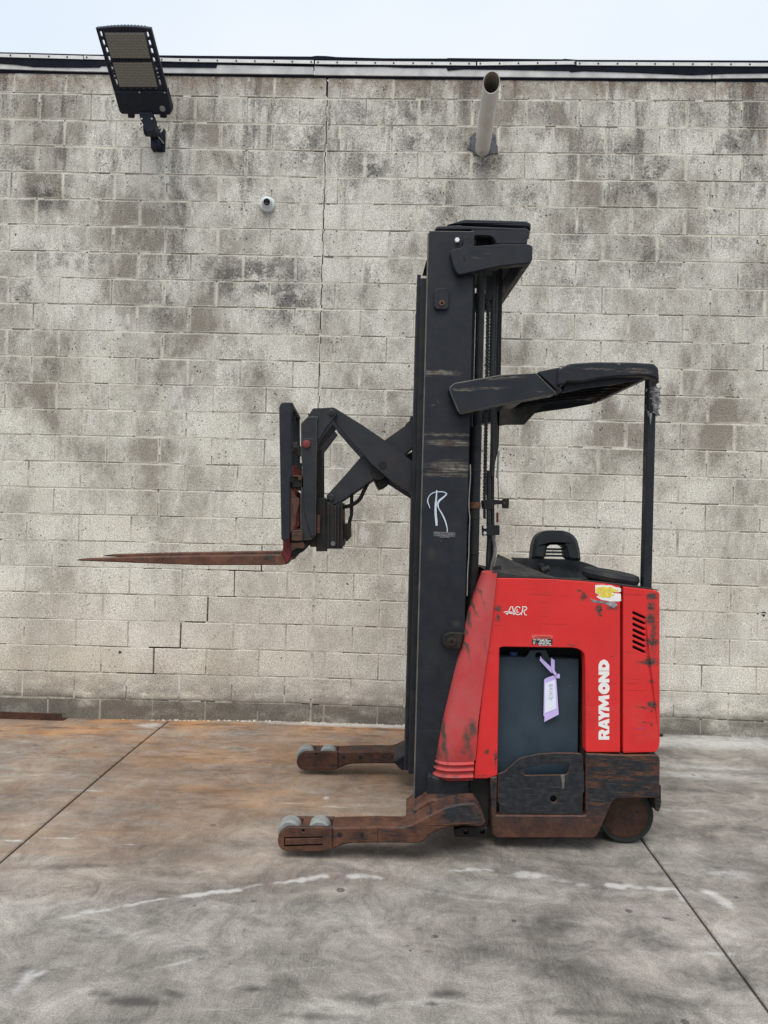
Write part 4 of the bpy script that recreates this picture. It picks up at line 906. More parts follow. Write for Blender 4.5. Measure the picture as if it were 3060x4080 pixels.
stw = obj('steering_disc', lathe((sc_.x, sc_.y, sc_.z-.004), Vector((.14, -.03, 1)), [(.02, -.02), (sr*.75, -.016), (sr*.96, 0), (sr, .02), (sr*.95, .040), (sr*.8, .046), (sr*.68, .038), (.02, .044)], 40), M['rubber'], truck)
obj('steering_column', cyl((sc_.x, sc_.y, sc_.z-.14), (sc_.x, sc_.y, sc_.z-.02), .035, 16), M['black'], stw)
h0 = at(*s('E', 575, 350), YB+.3)
hd = obj('control_handle', tube([at(*s('E', 566, 345), YB+.3), at(*s('E', 580, 390), YB+.3), at(*s('E', 610, 420), YB+.3)], .016, 10, 5), M['rubber'], truck)
obj('handle_grip', tube([at(*s('E', 585, 400), YB+.28), at(*s('E', 640, 378), YB+.27)], .0155, 12, 0), M['dusty'], hd)

# ---- dusty red cowls with bellows over the mast feet
def cowl(sign):
    g = Geo(); vs = []; ns = 20
    prof = [('D', 905, 1200, 1050), ('D', 880, 1260, 1044), ('D', 780, 1530, 1015), ('D', 725, 1690, 1000), ('D', 645, 2050, 950), ('D', 600, 2212, 925), ('F', 1255, 0, 1520), ('F', 1230, 140, 1512), ('F', 1206, 270, 1500),
            ('F', 1212, 283, 1490), ('F', 1196, 298, 1490), ('F', 1212, 318, 1490), ('F', 1208, 326, 1488), ('F', 1188, 340, 1488), ('F', 1206, 362, 1486), ('F', 1202, 370, 1484), ('F', 1180, 388, 1484), ('F', 1205, 412, 1482), ('F', 1215, 425, 1480)]
    bul = [0]*9+[-.004, .010, -.006, -.004, .014, -.004, -.002, .018, 0, -.01]
    for (k, x, y, x2), bu in zip(prof, bul):
        l = at(*s(k, x, y), YB+.03); r_ = at(*s(k, x2, y), YB-.005); wdt = r_.x-l.x
        for i in range(ns+1):
            a = math.pi/2*i/ns*2-math.pi/2; a = -math.pi/2+math.pi*i/ns
            cx_ = max(abs(math.cos(a)), 1e-6)**.62; sy = math.copysign(max(abs(math.sin(a)), 1e-6)**.8, math.sin(a))
            yy = YB+.105+sy*(.115+bu); yy = yy if sign > 0 else 2*YC-yy
            vs.append((r_.x-wdt*cx_, yy, l.z+(r_.z-l.z)*(1-cx_)))
    m = ns+1
    fs = [[j*m+i, j*m+i+1, (j+1)*m+i+1, (j+1)*m+i] for j in range(len(prof)-1) for i in range(ns)]+[list(range(m))]
    return g.add(vs, fs, 0, True)
obj('mast_foot_cover', cowl(1), M['dred'], truck, sharp=50); obj('mast_foot_cover', cowl(-1), M['dred'], truck, sharp=50).location.x = -KY*(2*YC-2*YB-.2)
sk = q('F', [(1150, 400, 10), (1165, 378, 8), (1190, 395), (1290, 420), (1455, 425, 8), (1460, 560), (1450, 590), (1145, 590)], YB+.012)
part('mast_foot_socket', [sk], YB+.012, YB+.2, 'black', None, .008, both=True)
# mast pivot lug
lug = part('pivot_lug', [q('D', [(440, 1930, 25), (470, 1870, 40), (545, 1848, 20), (690, 1858, 8), (650, 2040, 10), (520, 2035, 30), (455, 1990, 25)], YM-.03)], YM-.032, YM+.002, 'greasy', None, .005, both=True)
c = P3('D', 552, 1958, YM-.035); obj('pivot_pin', lathe((c.x, YM-.03, c.z), (0, -1, 0), [(.024, 0), (.024, .008), (.021, .010), (.009, .010), (.008, .003), (0, .003)], 28), M['greasy'], lug)

# ---- outriggers
AW = .13
arm_main = [(448, 770), (780, 762), (985, 766, 40), (1100, 712), (1200, 660), (1290, 615, 40), (1400, 594), (1500, 590, 14), (1540, 650), (1578, 738, 14), (1540, 767, 14), (1420, 757, 20), (1290, 770, 20), (1195, 805, 20), (1105, 882, 20), (1060, 887), (790, 885), (600, 887), (540, 895, 30), (448, 932)]
near_p = [(46, 870, 20), (60, 805, 25), (112, 766, 40), (450, 769), (450, 931), (430, 938, 20), (400, 946), (112, 946, 40), (62, 922, 25)]
def outrigger(near):
    y0 = YO if near else 2*YC-YO-AW
    mt = 'rust' if near else 'rust_far'; f = (lambda a, b: (a, b)) if near else far
    A = lambda pts: q('F', pts, YO)
    a, b = f(YO, YO+AW); arm = obj('outrigger', plate([A(arm_main)], a, b, .008), M[mt], truck)
    holes = [circ('F', 505, 822, 17, YO), circ('F', 666, 822, 17, YO)]
    for (p0, p1) in ((YO-.001, YO+.022), (YO+AW-.022, YO+AW+.001)):
        a, b = f(p0, p1); obj('wheel_cheek', plate([A(near_p)]+[circ('F', 236, 793, 9, YO, 10)], a, b, .004), M[mt], arm)
    a, b = f(YO+.022, YO+AW-.022); obj('axle_block', plate([A([(222, 770), (274, 770), (270, 930), (226, 930)])], a, b, .002), M[mt], arm)
    a, b = f(YO-.004, YO+.001)
    for p in ([(95, 838), (378, 832), (378, 842), (95, 848)], [(95, 896), (380, 888), (380, 898), (95, 907)], [(95, 838), (103, 838), (103, 907), (95, 907)]):
        obj('cover_groove', plate([A(p)], a+.003, b, .0005), M['dark'], arm)
    obj('axle_cover', plate([A([(108, 852, 5), (368, 846, 5), (368, 886, 5), (108, 894, 5)])], a, b+.001, .001), M[mt] if near else M['black'], arm)
    for x in (505, 666):
        c = P3('F', x, 822, YO); ya = (YO-.0015 if near else 2*YC-YO-AW-.0015); obj('pin_hole', lathe((c.x, ya, c.z), (0, 1, 0), [(.0115, 0), (.0115, .001), (.006, .001), (.005, .002)], 16), M['dark'], arm)
    c1 = P3('F', 785, 770, YO); ya = YO-.0012 if near else 2*YC-YO-AW-.0012
    obj('arm_seam', tbox(c1.x-.0012, c1.x+.0012, ya, ya+.002, P3('F', 785, 884, YO).z, c1.z, .0003), M['dark'], arm)
    ymid = YO+AW/2 if near else 2*YC-YO-AW/2
    for x in (143, 358):
        t = at(*s('F', x, 696), YO+AW/2); r = .054
        wl = obj('load_wheel', lathe((t.x, ymid-.036, t.z-r), (0, 1, 0), [(.02, 0), (r-.008, 0), (r, .006), (r, .066), (r-.008, .072), (.02, .072)], 36), M['wheelpoly'], arm)
        obj('axle', cyl((t.x, ymid-.044, t.z-r), (t.x, ymid+.044, t.z-r), .015, 12), M['black'], wl)
    # raised shoulder where the arm meets the mast foot
    a, b = f(YO+.01, YO+.30); sh = A([(1010, 762), (1165, 612, 20), (1300, 600), (1500, 600), (1560, 735), (1300, 752), (1190, 790)])
    sh = q('F', [(985, 680, 20), (1080, 615), (1160, 560, 20), (1450, 560), (1500, 592), (1530, 660), (1290, 745), (1190, 770), (1060, 760)], YO+.12)
    a, b = f(YO+.12, YO+.33); obj('arm_shoulder', plate([sh], a, b, .01), M['rust' if near else 'black'], arm)
    return arm
outrigger(True); outrigger(False).location.x = -KY*(2*YC-2*YO-AW)
# recess behind the shoulder, hanging bracket with two holes
obj('frame_front', tbox(P3('F', 1455, 700, YB).x, P3('F', 1610, 700, YB).x, YB+.05, 2*YC-YB-.05, .09, .62, .004), M['greasy'], truck)
part('tie_bracket', [q('F', [(1345, 782, 8), (1400, 768), (1590, 770, 6), (1582, 835, 10), (1350, 838, 12)], YB-.01), circ('F', 1432, 802, 20, YB-.01, 14), circ('F', 1552, 802, 20, YB-.01, 14)], YB-.012, YB+.03, 'greasy', None, .002)

# ---- reach linkage and fork carriage
YL = 3.76
def both(name, pts, y0, y1, mat, bev=.003, parent=None, em=None): return part(name, [q('C', pts, y0)] if not isinstance(pts[0][0], (list, tuple)) else pts, y0, y1, mat, parent, bev, True, em)
la = both('reach_arm', [(640, 165, 10), (665, 180), (900, 325), (1150, 495), (1300, 600), (1420, 710), (1500, 820), (1560, 880), (1560, 1130), (1490, 1075), (1400, 1022), (1180, 880), (1060, 775), (1010, 735), (900, 605), (760, 450), (640, 310, 20), (610, 250)], YL+.045, YL+.07, 'carriage')
lb = both('reach_arm', [(550, 1050, 20), (720, 860), (900, 655), (1130, 492), (1340, 345), (1352, 320, 10), (1390, 290), (1392, 255, 15), (1430, 232, 15), (1560, 232), (1560, 430), (1420, 560), (1330, 640), (1180, 765), (1010, 892), (860, 990), (690, 1105), (640, 1136, 20), (600, 1130, 15), (565, 1090)], YL+.085, YL+.11, 'carriage')
for p_, k in ((la, 0), (lb, 1)): pass
obj('arm_cross_tube', cyl(P3('C', 1080, 800, YL+.08), Vector((P3('C', 1080, 800, YL+.08).x, 2*YC-YL-.08, P3('C', 1080, 800, YL+.08).z)), .045, 20), M['greasy'], truck)
obj('pivot_boss', lathe(P3('C', 1118, 738, YL+.045), (0, -1, 0), [(.02, 0), (.018, .004), (0, .004)], 12), M['greasy'], la)
lk = both('tilt_link', [(366, 252), (420, 168, 10), (635, 156, 20), (662, 200, 25), (655, 242, 10), (560, 355), (470, 505), (445, 500), (455, 300), (400, 256)], YL+.02, YL+.044, 'carriage')
both('link_strut', [(468, 520), (612, 318), (652, 370), (500, 570), (466, 618)], YL+.09, YL+.11, 'carriage')
c = P3('C', 606, 212, YL+.02); obj('link_pin', lathe((c.x, YL+.02, c.z), (0, -1, 0), [(.017, 0), (.017, .006), (.014, .008), (.004, .008), (.003, .004), (0, .004)], 24), M['carriage'], lk)
c = P3('C', 605, 1065, YL+.085); obj('link_pin', lathe((c.x, YL+.085, c.z), (0, -1, 0), [(.018, 0), (.018, .004), (.014, .007), (0, .007)], 24), M['carriage'], lb)
# frame plate carrying the forks
fpz = both('carriage_plate', [(298, 320, 10), (365, 252, 8), (470, 250, 6), (457, 310), (452, 700), (448, 1440), (395, 1488, 10), (300, 1490, 8), (292, 1120), (300, 980), (312, 760), (300, 640)], YL+.005, YL+.03, 'carriage', em='edge')
ear = both('pin_plate', [(300, 490, 20), (318, 470, 20), (425, 468, 20), (446, 490, 20), (446, 620), (440, 1445), (400, 1452), (330, 1200), (315, 800)], YL-.004, YL+.012, 'carriage')
c = P3('C', 356, 527, YL-.004); obj('red_pin', lathe((c.x, YL-.004, c.z), (0, -1, 0), [(.0205, 0), (.0205, .009), (.017, .011), (0, .011)], 28), M['redpin'], ear)
both('carriage_post', [(458, 590), (512, 575), (514, 1060), (456, 1060)], YL+.14, YL+.17, 'greasy')
# reach carriage rails
rl = both('carriage_rail', [(457, 1062), (548, 1062), (560, 1570), (560, 1600), (452, 1600), (445, 1450)], YL+.06, YL+.12, 'greasy')
both('carriage_rail', [(552, 1100), (640, 1142), (700, 1105), (712, 1108), (715, 1575), (550, 1575)], YL+.05, YL+.13, 'greasy')
for x in (570, 640, 672): both('rail_rib', [(x, 1150), (x+14, 1150), (x+10, 1560), (x-4, 1560)], YL+.040, YL+.052, 'carriage', .002)
both('rail_flange', [(697, 1105), (714, 1105), (724, 1548), (712, 1572), (700, 1572)], YL+.03, YL+.14, 'greasy', .002)
both('rail_stop', [(388, 1490), (448, 1430), (448, 1557), (390, 1557)], YL+.05, YL+.12, 'greasy')
bolt(rl, 'C', 622, 1525, YL+.04, .012, .008, 'edge', False)
both('wear_pad', [(455, 1238), (492, 1238), (488, 1420), (455, 1420)], YL+.03, YL+.06, 'rust', .002)
both('valve_block', [(722, 1325, 6), (792, 1322, 6), (795, 1470), (775, 1478), (770, 1500, 8), (750, 1498, 8), (745, 1472), (722, 1470)], YL+.1, YL+.17, 'greasy')
part('slider_block', [q('C', [(1030, 870), (1175, 850), (1178, 930), (1140, 960), (1085, 980), (1060, 940)], YL+.11)], YL+.12, YL+.32, 'greasy', None, .008)
obj('braided_hose', tube([P3('C', 975, 900, YL+.14), P3('C', 935, 985, YL+.14), P3('C', 890, 1075, YL+.14), P3('C', 830, 1125, YL+.14), P3('C', 765, 1150, YL+.14), P3('C', 700, 1160, YL+.14)], .0105, 10, 6, True, .1), M['greasy'], truck)
obj('braided_hose', tube([P3('C', 812, 1000, YL+.16), P3('C', 806, 1120, YL+.16), P3('C', 806, 1225, YL+.16), P3('C', 790, 1290, YL+.16), P3('C', 780, 1345, YL+.16)], .0095, 10, 6, True, .08), M['greasy'], truck)
# mast carriage pieces beside the channel
part('carriage_roller_bracket', [q('C', [(1430, 215), (1435, 160), (1465, 75, 15), (1500, 58), (1580, 58), (1580, 230), (1440, 235)], YM+.2)], YM+.18, YM+.24, 'carriage', None, .004)
part('carriage_block', [q('C', [(1340, 640), (1500, 560), (1560, 560), (1560, 860), (1490, 780), (1420, 700)], YM+.3)], YM+.28, YM+.42, 'greasy', None, .004)
# load backrest
YK = 3.735
both('backrest_bar', [(80, 145, 30), (112, 108, 30), (212, 108), (205, 140), (212, 850), (192, 870), (188, 1480), (120, 1495), (102, 1478, 10)], YK, YK+.012, 'mast', .004)
bA = q('C', [(92, 118), (216, 108), (212, 150), (92, 150)], YK)
bxa, bxb = P3('C', 85, 120, YK).x, P3('C', 214, 120, YK).x; bz = P3('C', 150, 110, YK).z
brt = obj('backrest_top', tbox(bxa+.006, bxb, YK+.012, 2*YC-YK-.012, bz-.014, bz-.001, .003), M['mast'], truck)
for yy in (YK+.26,): obj('backrest_bar', tbox(bxb-.036, bxb-.022, yy, yy+.012, P3('C', 150, 1480, YK).z, bz-.014, .002), M['mast'], truck)
zcb = P3('C', 250, 545, YK+.1).z
obj('backrest_cross_bar', tbox(bxb-.012, bxb+.03, YK+.012, 2*YC-YK-.012, zcb-.02, zcb+.01, .003), M['carriage'], truck)
# fork bars, hooks and shank details
zb1, zb2 = P3('C', 250, 900, YK+.06).z, P3('C', 250, 1440, YK+.06).z
for z in (zb1, zb2): obj('fork_bar', tbox(P3('C', 215, 900, YK).x, P3('C', 335, 900, YK).x, YK+.03, 2*YC-YK-.03, z-.035, z+.03, .005), M['greasy'], truck)
both('fork_hook', [(192, 870, 8), (218, 835, 10), (290, 840, 8), (308, 852, 8), (306, 892), (272, 886), (262, 858), (205, 862)], YK+.012, YK+.03, 'rust', .003)
both('side_shift_plate', [(190, 965), (215, 985), (240, 1040), (282, 1075, 10), (284, 1120), (262, 1200), (250, 1320), (215, 1400), (190, 1420)], YK+.014, YK+.03, 'rust', .003)
both('fork_hook', [(204, 1390), (300, 1388, 8), (318, 1400, 8), (315, 1495), (230, 1500), (205, 1490)], YK+.014, YK+.05, 'rust', .003)
both('fork_hook', [(196, 1520), (320, 1510, 6), (340, 1540, 8), (330, 1572, 8), (262, 1572), (200, 1605)], YK+.02, YK+.055, 'rust', .003)
both('heel_gusset', [(205, 1500), (395, 1480), (340, 1560), (262, 1640), (210, 1665)], YK+.06, YK+.11, 'greasy', .003)
both('red_stop', [(212, 735), (262, 745), (300, 790), (310, 840), (212, 850)], YK+.1, YK+.16, 'redpin', .004)
both('lock_plate', [(258, 712), (310, 716), (310, 790), (262, 775)], YK+.06, YK+.066, 'black', .001)
part('red_stop', [q('C', [(262, 1110), (282, 1100), (282, 1350), (250, 1370)], YK+.05)], YK+.05, YK+.07, 'redpin', None, .002)
# forks: tapered blade, bent heel, shank
YK1 = 3.79
def fork(y0, y1):
    P_ = lambda k, x, y: at(*s(k, x, y), YK1)
    tip = P_('F5', 55, 809); top = [P_('F5', 75, 804), P_('F5', 300, 797), P_('F5', 620, 791), P_('F5', 960, 786)]
    shank = [P_('C', 105, 1610), P_('C', 117, 1570), P_('C', 117, 1490), P_('C', 117, 900), P_('C', 185, 900), P_('C', 198, 1500), P_('C', 208, 1610), P_('C', 195, 1675), P_('C', 150, 1732)]
    bot = [P_('F5', 960, 831), P_('F5', 620, 832), P_('F5', 300, 821), P_('F5', 75, 812)]
    blade = [(tip.x, tip.z)]+[(p.x, p.z) for p in top]+[(p.x, p.z) for p in (shank[0], shank[-1])]+[(p.x, p.z) for p in bot]
    fo = obj('fork', plate([blade], y0, y1, .004), M['fork'], truck)
    obj('fork_shank', plate([[(p.x, p.z) for p in shank]], y0+.003, y1-.003, .004), M['redfork'], fo); return fo
fork(YK1, YK1+.10); fork(YK1+.41, YK1+.51).location.x = -KY*.41

# ---- lettering, labels, scrawl
YD = YB-.0012
def letter(pts, holes=()):
    f = lambda u, v: (372-v, 1905-u)
    o = clean(q('J', [f(*p) for p in pts], YD)); o = o if area2(o) > 0 else o[::-1]
    return plate([inset(o, -.0018)]+[q('J', [f(*p) for p in h], YD) for h in holes], YD, YD+.001, .0002)
g = letter([(0, 0), (32, 0), (32, 40), (50, 40), (72, 0), (112, 0), (86, 48), (104, 60), (108, 85), (98, 108), (75, 117), (0, 117)], [[(32, 68), (62, 68), (70, 78), (62, 90), (32, 90)]])
g += letter([(117, 0), (150, 0), (160, 22), (190, 22), (196, 0), (235, 0), (198, 117), (160, 117)], [[(168, 45), (186, 45), (178, 80)]])
g += letter([(265, 0), (300, 0), (300, 45), (345, 117), (305, 117), (284, 78), (265, 117), (225, 117), (265, 48)])
g += letter([(335, 0), (368, 0), (380, 68), (412, 8), (432, 8), (468, 68), (480, 0), (515, 0), (500, 117), (462, 117), (424, 58), (390, 117), (352, 117)])
g += letter([(600+65*math.cos(a*math.pi/12), 58+62*math.sin(a*math.pi/12)) for a in range(24)], [[(600+17*math.cos(a*math.pi/6), 58+17*math.sin(a*math.pi/6)) for a in range(12)]])
g += letter([(672, 0), (706, 0), (706, 60), (760, 0), (795, 0), (795, 117), (761, 117), (761, 58), (706, 117), (672, 117)])
g += letter([(810, 0), (875, 0), (915, 20), (935, 58), (915, 97), (875, 117), (810, 117)], [[(845, 38), (868, 38), (885, 58), (868, 80), (845, 80)]])
obj('brand_lettering', g, M['white'], body)
g = Geo()
for pl in ([(330, 385), (345, 352)], [(362, 318), (420, 204), (452, 204), (478, 330)], [(466, 352), (480, 388)], [(262, 330), (300, 318), (380, 318), (450, 336), (510, 372)], [(300, 360), (370, 342), (440, 358)],
           [(622, 236), (590, 208), (545, 206), (512, 246), (500, 310), (520, 360), (565, 386), (615, 372), (632, 336)], [(560, 258), (545, 305), (560, 338), (588, 326)],
           [(646, 388), (690, 204)], [(664, 206), (748, 208), (772, 236), (752, 276), (700, 292)], [(700, 294), (728, 388), (770, 388)]):
    g += stroke([q('K', [p], YD)[0] for p in pl], 3.4*YB/FPX, YD)
obj('model_decal', g, M['white'], body)
lab = part('warning_label', [q('K', [(880, 828), (1338, 832), (1336, 915), (880, 912)], YD)], YD, YD+.001, 'warnred', body, .0002)
part('label_field', [q('K', [(880, 913), (1336, 916), (1332, 1050), (1180, 1068), (1010, 1060), (985, 990), (950, 1040), (885, 1040)], YD)], YD, YD+.001, 'labelblack', lab, .0002)
g = Geo()
for y, xs in ((935, ((905, 980), (1000, 1080), (1095, 1150), (1165, 1222))), (958, ((1060, 1160), (1180, 1300))), (985, ((905, 960), (1040, 1110), (1130, 1260))), (1018, ((905, 945), (1020, 1170), (1190, 1300))), (1050, ((1030, 1090), (1110, 1220), (1250, 1310)))):
    for a, b in xs: g += stroke([q('K', [(a, y)], YD)[0], q('K', [(b, y+2)], YD)[0]], 2.4*YB/FPX, YD-.0002)
obj('label_print', g, M['white'], lab)
def text(body_, k, x, y, h_px, Y, mat, parent, name, align='LEFT', rot=0, off=0.0, xs=1.0):
    cu = bpy.data.curves.new('t', 'FONT'); cu.body = body_; cu.size = 1.0; cu.align_x = align; cu.offset = off; cu.resolution_u = 2; cu.space_line = .95
    o = bpy.data.objects.new('t', cu); C.objects.link(o); bpy.context.view_layer.update()
    me = bpy.data.meshes.new_from_object(o.evaluated_get(bpy.context.evaluated_depsgraph_get())); bpy.data.objects.remove(o)
    p = P3(k, x, y, Y); sc = h_px*ZM[k][2]*Y/FPX; g = Geo(); c_, s_ = math.cos(rot), math.sin(rot)
    g.add([(p.x+sc*(v.co.x*xs*c_-v.co.y*s_), Y, p.z+sc*(v.co.x*xs*s_+v.co.y*c_)) for v in me.vertices], [list(f.vertices) for f in me.polygons]); bpy.data.meshes.remove(me)
    return obj(name, g, M[mat], parent, fix=False)
text('\u26A0WARNING' if False else 'WARNING', 'K', 1000, 888, 50, YD-.0006, 'labelblack', lab, 'label_title', 'LEFT', -.01, .02, 1.25)
g = Geo().add([(*q('K', [p], YD)[0], 0) for p in ((950, 888), (992, 888), (971, 853))], [[0, 1, 2]]); g.v = [Vector((v.x, YD-.0006, v.y)) for v in g.v]; obj('warning_triangle', g, M['labelblack'], lab, fix=False)
ml = part('mast_label', [q('L', [(538, 1385, 10), (1138, 1398, 10), (1136, 1555, 10), (534, 1540, 10)], YM-.001)], YM-.0012, YM+.0005, 'labelblack', ch, .0002)
text('Replacement Owners/Operators Manuals\nmay be obtained from your local dealer or\nby writing to The Raymond Corporation\nGreene, NY 13778', 'L', 835, 1430, 39, YM-.0018, 'print', ml, 'label_print', 'CENTER', -.02, .004, .80)
def pen(pts, ws, Y, k='L'): return stroke([q(k, [(p.x, p.y)], Y)[0] for p in spline([(*p, 0) for p in pts], 5)], [w*ZM[k][2]*Y/FPX for w in ws], Y)
def wsp(ws, n): 
    o = []
    for i in range(len(ws)-1): o += [ws[i]+(ws[i+1]-ws[i])*j/n for j in range(n)]
    return o+[ws[-1]]
s1 = [(638, 340), (632, 480), (614, 680), (608, 850), (616, 1000), (630, 1130), (636, 1245)]; w1 = [28, 34, 50, 54, 54, 60, 40]
s2 = [(470, 800), (432, 700), (408, 620), (425, 530), (480, 450), (560, 402), (680, 380), (800, 382), (878, 415), (888, 440), (820, 510), (720, 590), (672, 660), (668, 720), (690, 800), (760, 920), (830, 1060), (880, 1200), (905, 1330), (905, 1405)]; w2 = [12, 22, 30, 20, 20, 22, 22, 24, 22, 26, 38, 50, 46, 40, 24, 32, 36, 30, 22, 18]
g = pen(s1, wsp(w1, 5), YM-.0012); g += pen(s2, wsp(w2, 5), YM-.0016)
obj('chalk_letter', g, M['chalk'], ch, fix=False)
random.seed(3)
st1 = ragged([(212, 92), (290, 90), (400, 98), (510, 130), (515, 170), (390, 180), (510, 196), (517, 282), (390, 285), (280, 265), (225, 230), (262, 205), (213, 190)], 3.5, 14)
dec = part('torn_decal', [q('J', st1, YD)], YD, YD+.001, 'white', body, .0002)
part('torn_decal', [q('J', ragged([(155, 240), (185, 265), (330, 283), (458, 297), (474, 335), (420, 362), (330, 312), (170, 292)], 3.5, 12), YD)], YD, YD+.001, 'foam', body, .0002)
part('decal_print', [q('J', ragged([(222, 120), (300, 108), (400, 120), (480, 150), (460, 176), (380, 182), (440, 206), (380, 240), (300, 240), (240, 215), (272, 203), (222, 180)], 7, 10), YD-.0006)], YD-.0007, YD, 'yellow', dec, .0002)

# ================================================================== SMALL THINGS
# purple hang tag tied to the battery ear
YT2 = YT-.022
def tg(pts, dy=0, curl=.0): 
    g = plate([q('O', pts, YT2)], YT2+dy-.0006, YT2+dy+.0006, .0002); return g
tagroot = thing('hang_tag', P3('O', 570, 1770, YT2), 'lavender paper tag with white label tied to the grey battery lifting ear', 'tag')
obj('card', tg([(570, 882), (640, 838), (792, 790), (822, 850), (874, 1615), (570, 1772), (578, 1662), (556, 1640)]), M['lav'], tagroot)
lb_ = obj('paper_label', tg([(590, 965), (800, 885), (822, 1490), (582, 1590)], -.0015), M['paper'], tagroot)
g = Geo()
for y, a, b, w in ((985, 665, 745, 6), (1010, 665, 748, 13), (1045, 670, 748, 5), (1078, 680, 742, 13), (1125, 645, 765, 5), (1170, 680, 740, 13), (1215, 650, 765, 5), (1262, 655, 760, 13), (1300, 695, 730, 12)):
    g += stroke([q('O', [(a, y+10)], YT2)[0], q('O', [(b, y-16)], YT2)[0]], w*.1899*YT2/FPX, YT2-.0025)
obj('print', g, M['ink'], lb_, fix=False)
obj('strap', tg([(490, 378), (522, 438), (735, 640), (722, 745), (500, 512), (470, 468)], -.004), M['lav'], tagroot)
obj('strap', tg([(705, 420), (782, 470), (785, 690), (832, 760), (800, 792), (735, 732), (708, 600)], -.007), M['lav'], tagroot)
obj('knot', tg([(795, 800), (870, 745), (890, 780), (885, 850), (820, 840)], -.010), M['lav'], tagroot)

# area light on its wall bracket: tilted head built in its own plane
YH0, YH1 = WALL-.16, WALL-.60
pA, pB, pC = P3('H', 560, 1485, YH0), P3('H', 1340, 1492, YH0), P3('H', 165, 125, YH1)
eu = (pB-pA); eu.z = 0; eu.normalize(); ev = (pC-pA); ev -= eu*ev.dot(eu); ev.normalize(); en = eu.cross(ev)   # en points away from the camera side?
if en.dot(CAM-pA) > 0: en = -en
def hp(pts):
    o = []
    for p in rounded(pts):
        d = ray(*s('H', p[0], p[1])); t = (pA-CAM).dot(en)/d.dot(en); w = CAM+d*t-pA; o.append((w.dot(eu), w.dot(ev)))
    return o
HF = lambda u, v, w: tuple(pA+eu*u+ev*v+en*w)
lamp = thing('area_light', P3('H', 1155, 2070, WALL), 'black square LED area light tilted up from a bracket on the block wall', 'wall light')
M['lampblk'] = simple('black_powder_coat', (.0105, .0135, .025), .55, .25, 25, bump=.1, spec=.3)
M['led'] = simple('yellowed_led_lens', (.20, .188, .16), .4, .12, 300); M['ledrim'] = simple('grey_gasket', (.085, .08, .075), .6, .2, 40)
slotsL = [(242, 225), (282, 360), (333, 480), (370, 610), (410, 745), (445, 865), (482, 980)]
slotsR = [(975, 235), (1008, 365), (1042, 492), (1070, 622), (1105, 745), (1137, 868), (1165, 985)]
def slot(cx, cy, w=22, h=46, sk=18): return hp([(cx-w-sk*.6, cy-h, 18), (cx+w-sk*.6, cy-h, 18), (cx+w+sk*.6, cy+h, 18), (cx-w+sk*.6, cy+h, 18)])
frame_l = hp([(160, 128), (400, 106), (600, 100), (800, 106), (1030, 132), (1285, 1110), (442, 1105)])
hl = obj('housing', plate([frame_l]+[slot(*c) for c in slotsL+slotsR]+[hp([(x-30, 1074, 8), (x+28, 1074, 8), (x+34, 1094, 8), (x-26, 1094, 8)]) for x in (595, 697, 797, 898, 998, 1098)], 0, .035, .004, HF), M['lampblk'], lamp)
for pts in ([(300, 192, 10), (940, 190, 10), (1030, 605, 10), (405, 600, 10)], [(428, 655, 10), (1050, 652, 10), (1145, 1055, 10), (535, 1052, 10)]):
    obj('led_gasket', plate([hp(pts)], -.006, .002, .002, HF), M['ledrim'], hl)
    ins = hp([(pts[0][0]+10, pts[0][1]+8), (pts[1][0]-8, pts[1][1]+8), (pts[2][0]-10, pts[2][1]-10), (pts[3][0]+14, pts[3][1]-10)])
    g = plate([ins], -.009, -.005, .001, HF); q0, q1, q2, q3 = [Vector(p) for p in ins]
    nx_, ny_ = 13, 9
    for i in range(nx_):
        for j in range(ny_):
            u, v = (i+.5)/nx_, (j+.5)/ny_; c = (q0.lerp(q1, u)).lerp(q3.lerp(q2, u), v); r = .0085
            g.add([HF(c.x+r*math.cos(k*math.pi/3), c.y+r*.9*math.sin(k*math.pi/3), -.009) for k in range(6)]+[HF(c.x, c.y, -.0155)], [[k, (k+1) % 6, 6] for k in range(6)])
    obj('led_panel', g, M['led'], hl, fix=False)
g = Geo()
for i in range(13):
    a = Vector(hp([(430+48*i, 628)])[0]); g += plate([[(a.x-.008, a.y-.006), (a.x+.004, a.y-.006), (a.x+.009, a.y+.006), (a.x-.003, a.y+.006)]], -.012, -.001, .001, HF)
obj('heat_fin', g, M['lampblk'], hl)
obj('driver_box', plate([hp([(446, 1112), (1283, 1116), (1362, 1430, 40), (1340, 1492, 40), (570, 1480, 60), (535, 1440, 30)])], -.006, .07, .008, HF), M['lampblk'], lamp)
g = Geo()
for i in range(12):
    t = (i+.5)/12; a = Vector(hp([(300+640*t, 122-18*math.sin(math.pi*t))])[0]); b_ = Vector(hp([(540+600*t, 1090)])[0])
    g += plate([[(a.x-.003, a.y), (a.x+.003, a.y), (b_.x+.003, b_.y), (b_.x-.003, b_.y)]], .034, .05, .001, HF)
obj('cooling_fin', g, M['lampblk'], hl)
for x in (715, 1222): obj('hinge', plate([hp([(x-50, 1480), (x+50, 1480), (x+52, 1548, 8), (x-46, 1540, 8)])], .0, .03, .003, HF), M['lampblk'], lamp)
cc = Vector(hp([(1218, 1388)])[0]); obj('photocell', lathe(HF(cc.x, cc.y, -.005), -en, [(.021, 0), (.021, .006), (.017, .009), (.006, .009), (.005, .012), (0, .012)], 20), M['wheelpoly'], lamp)
for x, y in ((458, 1128), (855, 1132), (1252, 1136)):
    cc = Vector(hp([(x, y)])[0]); obj('screw', lathe(HF(cc.x, cc.y, -.006), -en, [(.006, 0), (.005, .003), (0, .003)], 8), M['steel'], lamp)
